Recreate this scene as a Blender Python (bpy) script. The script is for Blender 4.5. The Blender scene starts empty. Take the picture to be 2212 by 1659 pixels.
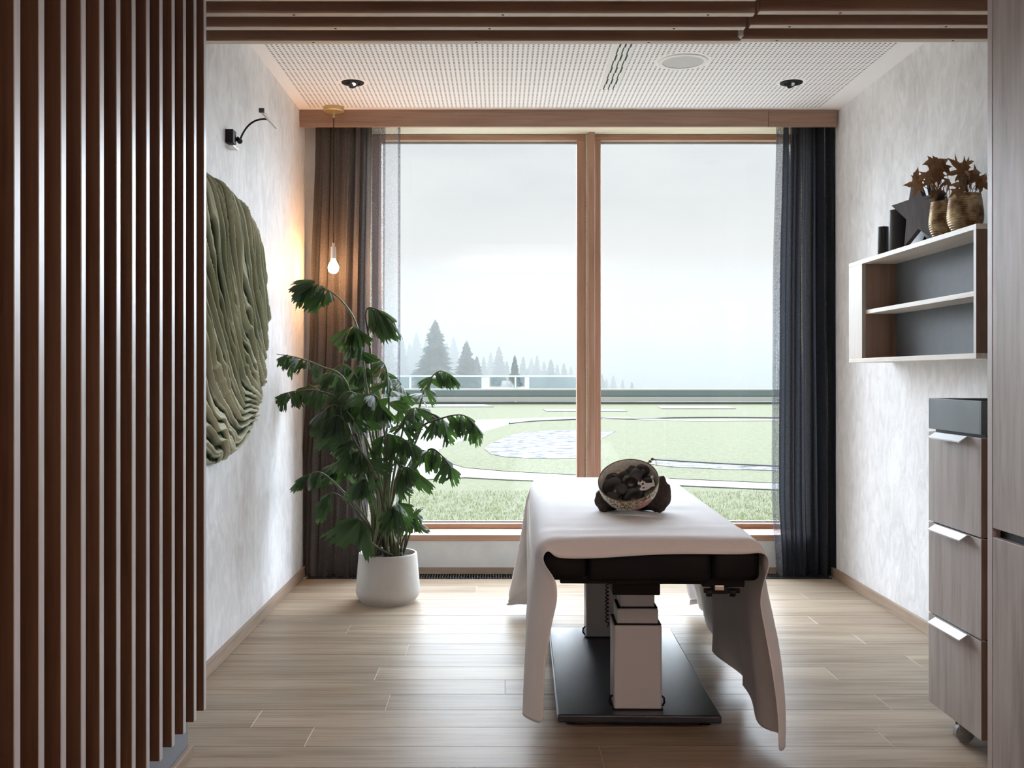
import bpy, bmesh, math, random, zlib, base64
import numpy as np
from mathutils import Vector, Matrix, noise

R = random.Random(7)
PI = math.pi
C = bpy.context.scene.collection
SC = bpy.context.scene
CAMZ = 1.18
CX, CY, F = 1080.0, 808.0, 2200.0      # vanishing point and focal length in pixels of the 2212 x 1659 frame


def W(px, py, Y):                       # a pixel of the photograph at depth Y becomes a point of the room
    return Vector(((px - CX) / F * Y, Y, CAMZ - (py - CY) / F * Y))


def G(px, py, z=0.0):                   # a pixel on a horizontal plane
    Y = F * (CAMZ - z) / (py - CY)
    return Vector(((px - CX) / F * Y, Y, z))


# ------------------------------------------------------------------ camera
cam_d = bpy.data.cameras.new('camera')
cam = bpy.data.objects.new('camera', cam_d)
C.objects.link(cam)
cam.location = (0, 0, CAMZ)
cam.rotation_euler = (PI / 2, 0, 0)
cam_d.sensor_width = 36
cam_d.lens = 36 * F / 2212
cam_d.shift_x = (1106 - CX) / 2212
cam_d.shift_y = -(829.5 - CY) / 2212
cam_d.clip_end = 900
SC.camera = cam

# ------------------------------------------------------------------ sky, sun, exposure
SUN_STRENGTH = 32.0
SKY_STRENGTH = 1.0
HALL_POWER = 180.0
FOG = 0.0080
w = bpy.data.worlds.new('overcast_sky')
SC.world = w
w.use_nodes = True
nt = w.node_tree
nt.nodes.clear()
wo = nt.nodes.new('ShaderNodeOutputWorld')
bg = nt.nodes.new('ShaderNodeBackground')
tc = nt.nodes.new('ShaderNodeTexCoord')
mp = nt.nodes.new('ShaderNodeMapping')
mp.inputs['Scale'].default_value = (1.0, 1.0, 2.6)
mp.inputs['Location'].default_value = (0.35, 0.2, 0.1)
nz = nt.nodes.new('ShaderNodeTexNoise')
nz.inputs['Scale'].default_value = 2.4
nz.inputs['Detail'].default_value = 5
nz.inputs['Roughness'].default_value = 0.5
cr = nt.nodes.new('ShaderNodeValToRGB')
cr.color_ramp.elements[0].position = 0.36
cr.color_ramp.elements[0].color = (0.72, 0.76, 0.80, 1)
cr.color_ramp.elements[1].position = 0.62
cr.color_ramp.elements[1].color = (0.97, 0.985, 1.0, 1)
sep = nt.nodes.new('ShaderNodeSeparateXYZ')
mr = nt.nodes.new('ShaderNodeMapRange')
mr.inputs['From Min'].default_value = 0.08
mr.inputs['From Max'].default_value = 0.26
mx = nt.nodes.new('ShaderNodeMix')
mx.data_type = 'RGBA'
mx.inputs[6].default_value = (0.96, 0.975, 0.985, 1)
nt.links.new(tc.outputs['Generated'], mp.inputs['Vector'])
nt.links.new(mp.outputs['Vector'], nz.inputs['Vector'])
nt.links.new(nz.outputs['Fac'], cr.inputs['Fac'])
nt.links.new(tc.outputs['Generated'], sep.inputs[0])
nt.links.new(sep.outputs['Z'], mr.inputs['Value'])
nt.links.new(mr.outputs['Result'], mx.inputs[0])
nt.links.new(cr.outputs['Color'], mx.inputs[7])
nt.links.new(mx.outputs[2], bg.inputs['Color'])
nt.links.new(bg.outputs[0], wo.inputs['Surface'])
bg.inputs['Strength'].default_value = SKY_STRENGTH

sun_d = bpy.data.lights.new('veiled_sun', 'SUN')
sun_d.energy = SUN_STRENGTH
sun_d.angle = math.radians(115)
sun_d.specular_factor = 0.12
sun_d.color = (0.80, 0.885, 1.0)
sun = bpy.data.objects.new('veiled_sun', sun_d)
C.objects.link(sun)
sun.rotation_euler = Vector((-0.20, -0.74, -0.58)).to_track_quat('-Z', 'Y').to_euler()

hl = bpy.data.lights.new('hall_fill', 'AREA')   # unseen fill light added behind the camera to brighten the room
hl.energy = HALL_POWER
hl.shape = 'RECTANGLE'
hl.size, hl.size_y = 1.6, 1.6
hl.color = (0.93, 0.97, 1.0)
hlo = bpy.data.objects.new('hall_fill', hl)
C.objects.link(hlo)
hlo.location = (0.3, -0.6, 2.15)
hlo.rotation_euler = (PI, 0, 0)        # the fill faces up, so the hall ceiling bounces it

SC.view_settings.view_transform = 'Standard'
SC.view_settings.look = 'None'
SC.view_settings.exposure = 0.0
SC.view_settings.gamma = 1.0
SC.view_settings.use_curve_mapping = False
SC.cycles.max_bounces = 10
SC.cycles.diffuse_bounces = 9
SC.cycles.transparent_max_bounces = 24
SC.cycles.volume_bounces = 3


# ------------------------------------------------------------------ mesh helpers
def BM():
    return bmesh.new()


def bx(bm, x0, x1, y0, y1, z0, z1, bev=0.0, seg=2):
    r = bmesh.ops.create_cube(bm, size=1)
    vs = r['verts']
    for v in vs:
        v.co = Vector(((x0 + x1) / 2 + v.co.x * (x1 - x0), (y0 + y1) / 2 + v.co.y * (y1 - y0), (z0 + z1) / 2 + v.co.z * (z1 - z0)))
    if bev:
        es = list({e for v in vs for e in v.link_edges})
        bmesh.ops.bevel(bm, geom=es, offset=bev, segments=seg, profile=0.5, affect='EDGES')
    return bm


def box(x0, x1, y0, y1, z0, z1, bev=0.0, seg=2):
    return bx(BM(), x0, x1, y0, y1, z0, z1, bev, seg)


def tube(bm, pts, rad, n=8, cap=True):
    pts = [Vector(p) for p in pts]
    rings = []
    up = Vector((0.13, 0.31, 0.94))
    for i, p in enumerate(pts):
        d = (pts[min(i + 1, len(pts) - 1)] - pts[max(i - 1, 0)]).normalized()
        if abs(d.dot(up)) > 0.97:
            up = Vector((1, 0.1, 0))
        a = d.cross(up).normalized()
        b = d.cross(a).normalized()
        r = rad[i] if isinstance(rad, (list, tuple)) else rad
        rings.append([bm.verts.new(p + (a * math.cos(t) + b * math.sin(t)) * r) for t in (2 * PI * k / n for k in range(n))])
    for r0, r1 in zip(rings, rings[1:]):
        for k in range(n):
            bm.faces.new((r0[k], r0[(k + 1) % n], r1[(k + 1) % n], r1[k]))
    if cap:
        bm.faces.new(rings[0][::-1])
        bm.faces.new(rings[-1])
    return bm


def lathe(bm, prof, c=(0, 0, 0), n=48, close=True):
    c = Vector(c)
    rings = []
    for r, z in prof:
        rings.append([bm.verts.new(c + Vector((r * math.cos(2 * PI * k / n), r * math.sin(2 * PI * k / n), z))) for k in range(n)])
    for r0, r1 in zip(rings, rings[1:]):
        for k in range(n):
            bm.faces.new((r0[k], r0[(k + 1) % n], r1[(k + 1) % n], r1[k]))
    if close:
        bm.faces.new(rings[0][::-1])
        bm.faces.new(rings[-1])
    return bm


def prism(bm, pts, d):                   # polygon (3D points) extruded by vector d
    a = [bm.verts.new(Vector(p)) for p in pts]
    b = [bm.verts.new(Vector(p) + Vector(d)) for p in pts]
    bm.faces.new(a)
    bm.faces.new(b[::-1])
    n = len(a)
    for i in range(n):
        bm.faces.new((a[i], b[i], b[(i + 1) % n], a[(i + 1) % n]))
    return bm


def blob(bm, c, rx, ry, rz, seed=0, amp=0.12, sub=3, freq=1.3):
    r = bmesh.ops.create_icosphere(bm, subdivisions=sub, radius=1)
    for v in r['verts']:
        k = 1 + amp * noise.noise(v.co * freq + Vector((seed * 3.1, seed * 1.7, 0)))
        v.co = Vector(c) + Vector((v.co.x * rx * k, v.co.y * ry * k, v.co.z * rz * k))
    return bm


WL = {}


def wl(o):
    return WL.get(o.name, Vector((0, 0, 0)))


def tag(o, label=None, cat=None, group=None, kind=None):
    if label:
        o['label'] = label
    if cat:
        o['category'] = cat
    if group:
        o['group'] = group
    if kind:
        o['kind'] = kind
    return o


def thing(name, loc, label=None, cat=None, group=None, kind=None):
    o = bpy.data.objects.new(name, None)
    o.empty_display_size = 0.1
    C.objects.link(o)
    o.location = loc
    WL[o.name] = Vector(loc)
    return tag(o, label, cat, group, kind)


def obj(name, bm, mat, parent=None, label=None, cat=None, group=None, kind=None, smooth=False, angle=None):
    """bm in room coordinates -> ONE mesh object whose origin is at the middle of its base"""
    bmesh.ops.recalc_face_normals(bm, faces=bm.faces[:])
    xs = [v.co for v in bm.verts]
    o0 = Vector(((min(v.x for v in xs) + max(v.x for v in xs)) / 2, (min(v.y for v in xs) + max(v.y for v in xs)) / 2, min(v.z for v in xs)))
    bmesh.ops.translate(bm, vec=-o0, verts=bm.verts[:])
    me = bpy.data.meshes.new(name)
    bm.to_mesh(me)
    bm.free()
    for m in (mat if isinstance(mat, (list, tuple)) else [mat]):
        me.materials.append(m)
    if smooth:
        me.polygons.foreach_set('use_smooth', [True] * len(me.polygons))
        if angle:
            me.set_sharp_from_angle(angle=math.radians(angle))
    return link(name, me, o0, parent, label, cat, group, kind)


def link(name, me, loc, parent=None, label=None, cat=None, group=None, kind=None, rot=None, scale=None):
    o = bpy.data.objects.new(name, me)
    C.objects.link(o)
    loc = Vector(loc)
    if parent is not None:
        o.parent = parent
        o.location = loc - wl(parent)
    else:
        o.location = loc
    WL[o.name] = loc
    if rot is not None:
        o.rotation_euler = rot
    if scale is not None:
        o.scale = scale
    return tag(o, label, cat, group, kind)


# ------------------------------------------------------------------ materials
def new_mat(name):
    m = bpy.data.materials.new(name)
    m.use_nodes = True
    n = m.node_tree
    b = n.nodes['Principled BSDF']
    return m, n, b


def plain(name, col, rough=0.5, metal=0.0, spec=0.5, bump=0.0, bscale=200, var=0.0, vscale=8):
    m, n, b = new_mat(name)
    b.inputs['Base Color'].default_value = (*col, 1)
    b.inputs['Roughness'].default_value = rough
    b.inputs['Metallic'].default_value = metal
    b.inputs['Specular IOR Level'].default_value = spec
    g = n.nodes.new('ShaderNodeNewGeometry')
    if bump:
        t = n.nodes.new('ShaderNodeTexNoise')
        t.inputs['Scale'].default_value = bscale
        t.inputs['Detail'].default_value = 3
        bu = n.nodes.new('ShaderNodeBump')
        bu.inputs['Strength'].default_value = bump
        bu.inputs['Distance'].default_value = 0.002
        n.links.new(g.outputs['Position'], t.inputs['Vector'])
        n.links.new(t.outputs['Fac'], bu.inputs['Height'])
        n.links.new(bu.outputs[0], b.inputs['Normal'])
    if var:
        t = n.nodes.new('ShaderNodeTexNoise')
        t.inputs['Scale'].default_value = vscale
        t.inputs['Detail'].default_value = 4
        r = n.nodes.new('ShaderNodeValToRGB')
        r.color_ramp.elements[0].position = 0.3
        r.color_ramp.elements[1].position = 0.7
        r.color_ramp.elements[0].color = (*[c * (1 - var) for c in col], 1)
        r.color_ramp.elements[1].color = (*[min(1, c * (1 + var)) for c in col], 1)
        n.links.new(g.outputs['Position'], t.inputs['Vector'])
        n.links.new(t.outputs['Fac'], r.inputs['Fac'])
        n.links.new(r.outputs['Color'], b.inputs['Base Color'])
    return m


def wood(name, dark, mid, light, axis=0, fine=90, rough=0.5, knots=0.0, bump=0.25, rand=0.0, spec=0.4, stretch=0.035):
    """long grain along one room axis; every piece gets its own offset and a little tone of its own"""
    m, n, b = new_mat(name)
    L = n.links.new
    g = n.nodes.new('ShaderNodeNewGeometry')
    oi = n.nodes.new('ShaderNodeObjectInfo')
    off = n.nodes.new('ShaderNodeVectorMath')
    off.operation = 'MULTIPLY_ADD'
    cmb = n.nodes.new('ShaderNodeCombineXYZ')
    for k in range(3):
        L(oi.outputs['Random'], cmb.inputs[k])
    L(cmb.outputs[0], off.inputs[0])
    off.inputs[1].default_value = (17, 31, 23)
    L(g.outputs['Position'], off.inputs[2])
    sc = n.nodes.new('ShaderNodeVectorMath')
    sc.operation = 'MULTIPLY'
    v = [1, 1, 1]
    v[axis] = stretch
    sc.inputs[1].default_value = v
    L(off.outputs[0], sc.inputs[0])
    n1 = n.nodes.new('ShaderNodeTexNoise')
    n1.inputs['Scale'].default_value = fine
    n1.inputs['Detail'].default_value = 6
    n1.inputs['Roughness'].default_value = 0.6
    n1.inputs['Distortion'].default_value = 0.4
    n2 = n.nodes.new('ShaderNodeTexNoise')
    n2.inputs['Scale'].default_value = 9
    n2.inputs['Detail'].default_value = 3
    sc2 = n.nodes.new('ShaderNodeVectorMath')
    sc2.operation = 'MULTIPLY'
    v2 = [1, 1, 1]
    v2[axis] = 0.14
    sc2.inputs[1].default_value = v2
    L(off.outputs[0], sc2.inputs[0])
    L(sc2.outputs[0], n2.inputs['Vector'])
    L(sc.outputs[0], n1.inputs['Vector'])
    add = n.nodes.new('ShaderNodeMath')
    add.operation = 'MULTIPLY_ADD'
    add.inputs[1].default_value = 0.55
    L(n1.outputs['Fac'], add.inputs[0])
    m2 = n.nodes.new('ShaderNodeMath')
    m2.operation = 'MULTIPLY'
    m2.inputs[1].default_value = 0.45
    L(n2.outputs['Fac'], m2.inputs[0])
    L(m2.outputs[0], add.inputs[2])
    r = n.nodes.new('ShaderNodeValToRGB')
    e = r.color_ramp.elements
    e[0].position, e[0].color = 0.36, (*dark, 1)
    e[1].position, e[1].color = 0.66, (*light, 1)
    k = e.new(0.5)
    k.color = (*mid, 1)
    L(add.outputs[0], r.inputs['Fac'])
    col = r.outputs['Color']
    if knots:
        vo = n.nodes.new('ShaderNodeTexVoronoi')
        vo.inputs['Scale'].default_value = 2.6
        sc3 = n.nodes.new('ShaderNodeVectorMath')
        sc3.operation = 'MULTIPLY'
        v3 = [1, 1, 1]
        v3[axis] = 0.35
        sc3.inputs[1].default_value = v3
        L(off.outputs[0], sc3.inputs[0])
        L(sc3.outputs[0], vo.inputs['Vector'])
        kr = n.nodes.new('ShaderNodeValToRGB')
        kr.color_ramp.elements[0].position = 0.02
        kr.color_ramp.elements[0].color = (knots, knots, knots, 1)
        kr.color_ramp.elements[1].position = 0.085
        kr.color_ramp.elements[1].color = (0, 0, 0, 1)
        L(vo.outputs['Distance'], kr.inputs['Fac'])
        mk = n.nodes.new('ShaderNodeMix')
        mk.data_type = 'RGBA'
        L(kr.outputs['Color'], mk.inputs[0])
        L(col, mk.inputs[6])
        mk.inputs[7].default_value = (*[c * 0.35 for c in dark], 1)
        col = mk.outputs[2]
    if rand:
        hs = n.nodes.new('ShaderNodeHueSaturation')
        mrr = n.nodes.new('ShaderNodeMapRange')
        mrr.inputs['To Min'].default_value = 1 - rand
        mrr.inputs['To Max'].default_value = 1 + rand
        L(oi.outputs['Random'], mrr.inputs['Value'])
        L(mrr.outputs[0], hs.inputs['Value'])
        L(col, hs.inputs['Color'])
        col = hs.outputs[0]
    L(col, b.inputs['Base Color'])
    bu = n.nodes.new('ShaderNodeBump')
    bu.inputs['Strength'].default_value = bump
    bu.inputs['Distance'].default_value = 0.0015
    L(n1.outputs['Fac'], bu.inputs['Height'])
    L(bu.outputs[0], b.inputs['Normal'])
    b.inputs['Roughness'].default_value = rough
    b.inputs['Specular IOR Level'].default_value = spec
    return m


def plaster(name, col, relief=0.6):
    m, n, b = new_mat(name)
    L = n.links.new
    g = n.nodes.new('ShaderNodeNewGeometry')
    mp = n.nodes.new('ShaderNodeVectorMath')
    mp.operation = 'MULTIPLY'
    mp.inputs[1].default_value = (1, 1, 0.55)
    L(g.outputs['Position'], mp.inputs[0])
    n1 = n.nodes.new('ShaderNodeTexNoise')
    n1.inputs['Scale'].default_value = 13
    n1.inputs['Detail'].default_value = 8
    n1.inputs['Roughness'].default_value = 0.62
    n1.inputs['Distortion'].default_value = 1.2
    L(mp.outputs[0], n1.inputs['Vector'])
    n2 = n.nodes.new('ShaderNodeTexNoise')
    n2.inputs['Scale'].default_value = 2.5
    n2.inputs['Detail'].default_value = 4
    L(g.outputs['Position'], n2.inputs['Vector'])
    r = n.nodes.new('ShaderNodeValToRGB')
    r.color_ramp.elements[0].position = 0.34
    r.color_ramp.elements[1].position = 0.60
    r.color_ramp.elements[0].color = (*[c * 0.76 for c in col], 1)
    r.color_ramp.elements[1].color = (*col, 1)
    mm = n.nodes.new('ShaderNodeMath')
    mm.operation = 'MULTIPLY_ADD'
    mm.inputs[1].default_value = 0.6
    m2 = n.nodes.new('ShaderNodeMath')
    m2.operation = 'MULTIPLY'
    m2.inputs[1].default_value = 0.4
    L(n1.outputs['Fac'], mm.inputs[0])
    L(n2.outputs['Fac'], m2.inputs[0])
    L(m2.outputs[0], mm.inputs[2])
    L(mm.outputs[0], r.inputs['Fac'])
    L(r.outputs['Color'], b.inputs['Base Color'])
    bu = n.nodes.new('ShaderNodeBump')
    bu.inputs['Strength'].default_value = relief
    bu.inputs['Distance'].default_value = 0.006
    L(n1.outputs['Fac'], bu.inputs['Height'])
    L(bu.outputs[0], b.inputs['Normal'])
    b.inputs['Roughness'].default_value = 0.62
    b.inputs['Specular IOR Level'].default_value = 0.35
    return m


def emit(name, col, s):
    m, n, b = new_mat(name)
    b.inputs['Base Color'].default_value = (*col, 1)
    b.inputs['Emission Color'].default_value = (*col, 1)
    b.inputs['Emission Strength'].default_value = s
    return m


def glass_pane(name, tint=(0.985, 0.995, 0.99), gloss=0.02, rough=0.0):
    m = bpy.data.materials.new(name)
    m.use_nodes = True
    n = m.node_tree
    n.nodes.clear()
    o = n.nodes.new('ShaderNodeOutputMaterial')
    t = n.nodes.new('ShaderNodeBsdfTransparent')
    t.inputs[0].default_value = (*tint, 1)
    gl = n.nodes.new('ShaderNodeBsdfGlossy')
    gl.inputs['Roughness'].default_value = rough
    mix = n.nodes.new('ShaderNodeMixShader')
    mix.inputs[0].default_value = gloss
    n.links.new(t.outputs[0], mix.inputs[1])
    n.links.new(gl.outputs[0], mix.inputs[2])
    n.links.new(mix.outputs[0], o.inputs[0])
    return m


def fabric_open(name, col, openness, streak, transl=0.35, vary=0.45):
    """woven cloth: tiny holes between the threads let the window through; streaks are thinner places of the cloth"""
    m = bpy.data.materials.new(name)
    m.use_nodes = True
    n = m.node_tree
    n.nodes.clear()
    L = n.links.new
    o = n.nodes.new('ShaderNodeOutputMaterial')
    g = n.nodes.new('ShaderNodeNewGeometry')
    d = n.nodes.new('ShaderNodeBsdfDiffuse')
    tl = n.nodes.new('ShaderNodeBsdfTranslucent')
    tr = n.nodes.new('ShaderNodeBsdfTransparent')
    w1 = n.nodes.new('ShaderNodeTexNoise')
    sv = n.nodes.new('ShaderNodeVectorMath')
    sv.operation = 'MULTIPLY'
    sv.inputs[1].default_value = (1, 1, 1.4)
    L(g.outputs['Position'], sv.inputs[0])
    L(sv.outputs[0], w1.inputs['Vector'])
    w1.inputs['Scale'].default_value = 150
    w1.inputs['Detail'].default_value = 2
    cr = n.nodes.new('ShaderNodeValToRGB')
    cr.color_ramp.elements[0].position = 0.35
    cr.color_ramp.elements[0].color = (*[c * 0.75 for c in col], 1)
    cr.color_ramp.elements[1].position = 0.65
    cr.color_ramp.elements[1].color = (*[c * 1.2 for c in col], 1)
    L(w1.outputs['Fac'], cr.inputs['Fac'])
    L(cr.outputs['Color'], d.inputs[0])
    L(cr.outputs['Color'], tl.inputs[0])
    m1 = n.nodes.new('ShaderNodeMixShader')
    m1.inputs[0].default_value = transl
    L(d.outputs[0], m1.inputs[1])
    L(tl.outputs[0], m1.inputs[2])
    sv2 = n.nodes.new('ShaderNodeVectorMath')
    sv2.operation = 'MULTIPLY'
    sv2.inputs[1].default_value = (1, 1, 0.02)
    L(g.outputs['Position'], sv2.inputs[0])
    w2 = n.nodes.new('ShaderNodeTexNoise')
    w2.inputs['Scale'].default_value = 26
    w2.inputs['Detail'].default_value = 2
    L(sv2.outputs[0], w2.inputs['Vector'])
    mr2 = n.nodes.new('ShaderNodeMapRange')
    mr2.inputs['From Min'].default_value = 0.635
    mr2.inputs['From Max'].default_value = 0.74
    mr2.inputs['To Min'].default_value = openness
    mr2.inputs['To Max'].default_value = openness + streak
    L(w2.outputs['Fac'], mr2.inputs['Value'])
    ml = n.nodes.new('ShaderNodeMath')
    ml.operation = 'MULTIPLY'
    L(mr2.outputs[0], ml.inputs[0])
    mr3 = n.nodes.new('ShaderNodeMapRange')
    mr3.inputs['From Min'].default_value = 0.38
    mr3.inputs['From Max'].default_value = 0.62
    mr3.inputs['To Min'].default_value = 1 - vary
    mr3.inputs['To Max'].default_value = 1 + vary
    L(w1.outputs['Fac'], mr3.inputs['Value'])
    L(mr3.outputs[0], ml.inputs[1])
    mix = n.nodes.new('ShaderNodeMixShader')
    L(ml.outputs[0], mix.inputs[0])
    L(m1.outputs[0], mix.inputs[1])
    L(tr.outputs[0], mix.inputs[2])
    L(mix.outputs[0], o.inputs[0])
    return m


def leafy(name, c1, c2, transl=0.3, rough=0.35, tcol=None):
    m, n, b = new_mat(name)
    L = n.links.new
    oi = n.nodes.new('ShaderNodeObjectInfo')
    r = n.nodes.new('ShaderNodeValToRGB')
    r.color_ramp.elements[0].color = (*c1, 1)
    r.color_ramp.elements[1].color = (*c2, 1)
    L(oi.outputs['Random'], r.inputs['Fac'])
    tcn = n.nodes.new('ShaderNodeTexCoord')
    wv = n.nodes.new('ShaderNodeTexNoise')
    wv.inputs['Scale'].default_value = 30
    sv = n.nodes.new('ShaderNodeVectorMath')
    sv.operation = 'MULTIPLY'
    sv.inputs[1].default_value = (3, 0.15, 1)
    L(tcn.outputs['Object'], sv.inputs[0])
    L(sv.outputs[0], wv.inputs['Vector'])
    bu = n.nodes.new('ShaderNodeBump')
    bu.inputs['Strength'].default_value = 0.4
    bu.inputs['Distance'].default_value = 0.02
    L(wv.outputs['Fac'], bu.inputs['Height'])
    L(bu.outputs[0], b.inputs['Normal'])
    L(r.outputs['Color'], b.inputs['Base Color'])
    b.inputs['Roughness'].default_value = rough
    tl = n.nodes.new('ShaderNodeBsdfTranslucent')
    tl.inputs[0].default_value = (*(tcol or c2), 1)
    mix = n.nodes.new('ShaderNodeMixShader')
    mix.inputs[0].default_value = transl
    out = n.nodes['Material Output']
    L(b.outputs[0], mix.inputs[1])
    L(tl.outputs[0], mix.inputs[2])
    L(mix.outputs[0], out.inputs[0])
    return m


M_PLASTER = plaster('trowelled_plaster', (0.865, 0.875, 0.89))
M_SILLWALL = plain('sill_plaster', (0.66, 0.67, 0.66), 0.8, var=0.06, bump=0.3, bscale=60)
M_FLOOR = wood('oak_plank', (0.245, 0.188, 0.137), (0.36, 0.29, 0.217), (0.43, 0.36, 0.28), axis=0, fine=70, rough=0.42, rand=0.12, bump=0.30, spec=0.08, knots=0.35)
M_SUB = plain('plank_joint', (0.55, 0.50, 0.44), 0.7)
M_BASEB = wood('baseboard_oak', (0.28, 0.20, 0.15), (0.36, 0.27, 0.20), (0.42, 0.32, 0.25), axis=1, rough=0.5)
M_BASEX = wood('back_baseboard_oak', (0.24, 0.17, 0.13), (0.31, 0.23, 0.17), (0.37, 0.28, 0.21), axis=0, rough=0.5)
M_BEAM = wood('pelmet_oak', (0.26, 0.16, 0.11), (0.34, 0.21, 0.15), (0.40, 0.26, 0.19), axis=0, rough=0.5, rand=0.06)
M_LARCH = wood('window_larch', (0.33, 0.18, 0.12), (0.42, 0.25, 0.17), (0.50, 0.32, 0.23), axis=0, rough=0.42, fine=60)
M_LARCHV = wood('window_larch_upright', (0.33, 0.18, 0.12), (0.42, 0.25, 0.17), (0.50, 0.32, 0.23), axis=2, rough=0.42, fine=60)
M_SOFFIT = wood('pale_soffit_wood', (0.55, 0.48, 0.36), (0.66, 0.60, 0.46), (0.72, 0.66, 0.54), axis=0, rough=0.5)
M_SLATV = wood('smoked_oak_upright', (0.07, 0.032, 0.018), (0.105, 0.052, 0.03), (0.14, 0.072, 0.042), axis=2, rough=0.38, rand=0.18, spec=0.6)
M_SLATEDGE_LIT = wood('slat_edge_oak_lit', (0.46, 0.46, 0.48), (0.54, 0.54, 0.56), (0.60, 0.60, 0.62), axis=2, rough=0.35, spec=0.6)  # same oak as the slat faces, with the window light put into its colour
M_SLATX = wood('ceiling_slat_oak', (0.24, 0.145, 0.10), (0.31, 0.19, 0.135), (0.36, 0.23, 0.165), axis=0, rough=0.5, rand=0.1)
M_SLATXE_LIT = wood('ceiling_slat_edge_lit', (0.50, 0.40, 0.32), (0.60, 0.50, 0.41), (0.66, 0.56, 0.47), axis=0, rough=0.5)  # same wood as the slat faces, painted paler to look lit from below
M_GREYPANEL = plain('blue_grey_panel', (0.16, 0.19, 0.24), 0.3)
M_CAB = wood('weathered_oak_laminate', (0.33, 0.285, 0.255), (0.44, 0.39, 0.36), (0.52, 0.48, 0.45), axis=2, fine=34, rough=0.46, knots=0.8, rand=0.05, spec=0.28, stretch=0.10)
M_CABE = wood('laminate_edge', (0.44, 0.38, 0.36), (0.50, 0.44, 0.42), (0.54, 0.48, 0.46), axis=2, rough=0.4)
M_CABSIDE = wood('brown_oak_side', (0.13, 0.075, 0.045), (0.19, 0.11, 0.07), (0.24, 0.15, 0.10), axis=2, fine=40, rough=0.45, stretch=0.1)
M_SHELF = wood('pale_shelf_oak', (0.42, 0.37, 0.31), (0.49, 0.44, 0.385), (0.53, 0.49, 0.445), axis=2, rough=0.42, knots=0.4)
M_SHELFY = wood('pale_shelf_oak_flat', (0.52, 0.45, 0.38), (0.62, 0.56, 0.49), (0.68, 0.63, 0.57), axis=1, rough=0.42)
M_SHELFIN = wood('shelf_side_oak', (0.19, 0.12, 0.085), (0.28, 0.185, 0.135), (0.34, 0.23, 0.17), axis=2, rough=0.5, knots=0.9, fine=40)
M_SHELFBACK = plain('blue_grey_back', (0.115, 0.135, 0.155), 0.55, spec=0.3, var=0.05, vscale=20)
M_BLACK = plain('matt_black', (0.007, 0.007, 0.008), 0.5, spec=0.3)
M_BLACKLEATHER = plain('black_leatherette', (0.007, 0.007, 0.008), 0.5, bump=0.3, bscale=350, spec=0.2)
M_BASEPLATE = plain('black_powder_coat', (0.014, 0.022, 0.036), 0.34, bump=0.35, bscale=260, spec=1.0)
M_SILVER = plain('anodised_aluminium', (0.62, 0.60, 0.58), 0.38, metal=0.85)
M_COLUMN = plain('column_grey_paint', (0.62, 0.63, 0.66), 0.45, metal=0.1)
M_LAMPBAR = plain('brushed_lamp_bar', (0.35, 0.35, 0.34), 0.45, metal=0.6)
M_CHROME = plain('chrome', (0.8, 0.8, 0.8), 0.12, metal=1)
M_HANDLE = plain('white_metal_handle', (0.62, 0.63, 0.65), 0.4, metal=0.3)
M_STEEL = plain('dark_steel_tray', (0.09, 0.105, 0.11), 0.5, metal=0.2, var=0.1)
M_BRASS = plain('satin_brass', (0.62, 0.50, 0.27), 0.4, metal=0.7)
M_POT = plain('pale_concrete', (0.52, 0.51, 0.49), 0.75, var=0.07, bump=0.3, bscale=90)
M_SOIL = plain('potting_soil', (0.03, 0.022, 0.016), 0.95, bump=1.0, bscale=120)
M_SHEET = plain('white_cotton_sheet', (0.80, 0.79, 0.80), 0.85, bump=0.25, bscale=500)
M_STONE = plain('black_basalt', (0.012, 0.012, 0.014), 0.28, bump=0.1, bscale=60)
M_STONE2 = plain('charcoal_stone', (0.05, 0.05, 0.055), 0.6)
M_TAN = plain('tan_shell', (0.45, 0.36, 0.25), 0.5, var=0.2, vscale=120)
M_TOWEL = plain('dark_brown_terry', (0.055, 0.04, 0.035), 0.95, bump=1.0, bscale=420, var=0.3, vscale=90)
M_CANDLE = plain('black_candle_wax', (0.02, 0.022, 0.026), 0.4, spec=0.5)
M_STARG = wood('grey_stained_star', (0.045, 0.042, 0.05), (0.075, 0.07, 0.08), (0.105, 0.10, 0.11), axis=2, rough=0.6, fine=80, stretch=0.1)
M_WHITEP = plain('white_lacquer', (0.80, 0.80, 0.77), 0.5)
M_GRILLE = plain('speaker_mesh', (0.58, 0.58, 0.56), 0.6, bump=0.6, bscale=800)
M_STEMS = plain('dark_stem', (0.07, 0.06, 0.035), 0.55)
M_RACHIS = plain('green_stem', (0.13, 0.17, 0.07), 0.5)
M_LEAF = leafy('fishtail_leaf', (0.010, 0.030, 0.013), (0.028, 0.070, 0.024), transl=0.24, rough=0.30, tcol=(0.075, 0.17, 0.03))
M_DRY = leafy('dried_leaf', (0.16, 0.075, 0.03), (0.34, 0.18, 0.085), transl=0.15, rough=0.5)
M_CURTAIN = fabric_open('charcoal_linen', (0.135, 0.118, 0.112), 0.008, 0.30)
M_CURTAINR = fabric_open('charcoal_linen_right', (0.044, 0.047, 0.057), 0.012, 0.55)
M_SHEER = fabric_open('sheer_linen', (0.35, 0.36, 0.40), 0.74, 0.1, vary=0.10)
M_SHEER2 = fabric_open('half_sheer_linen', (0.17, 0.18, 0.21), 0.30, 0.3)
M_PANE = glass_pane('window_glass')
M_BALGLASS = glass_pane('balustrade_glass', (0.80, 0.88, 0.90), 0.15)


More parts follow.
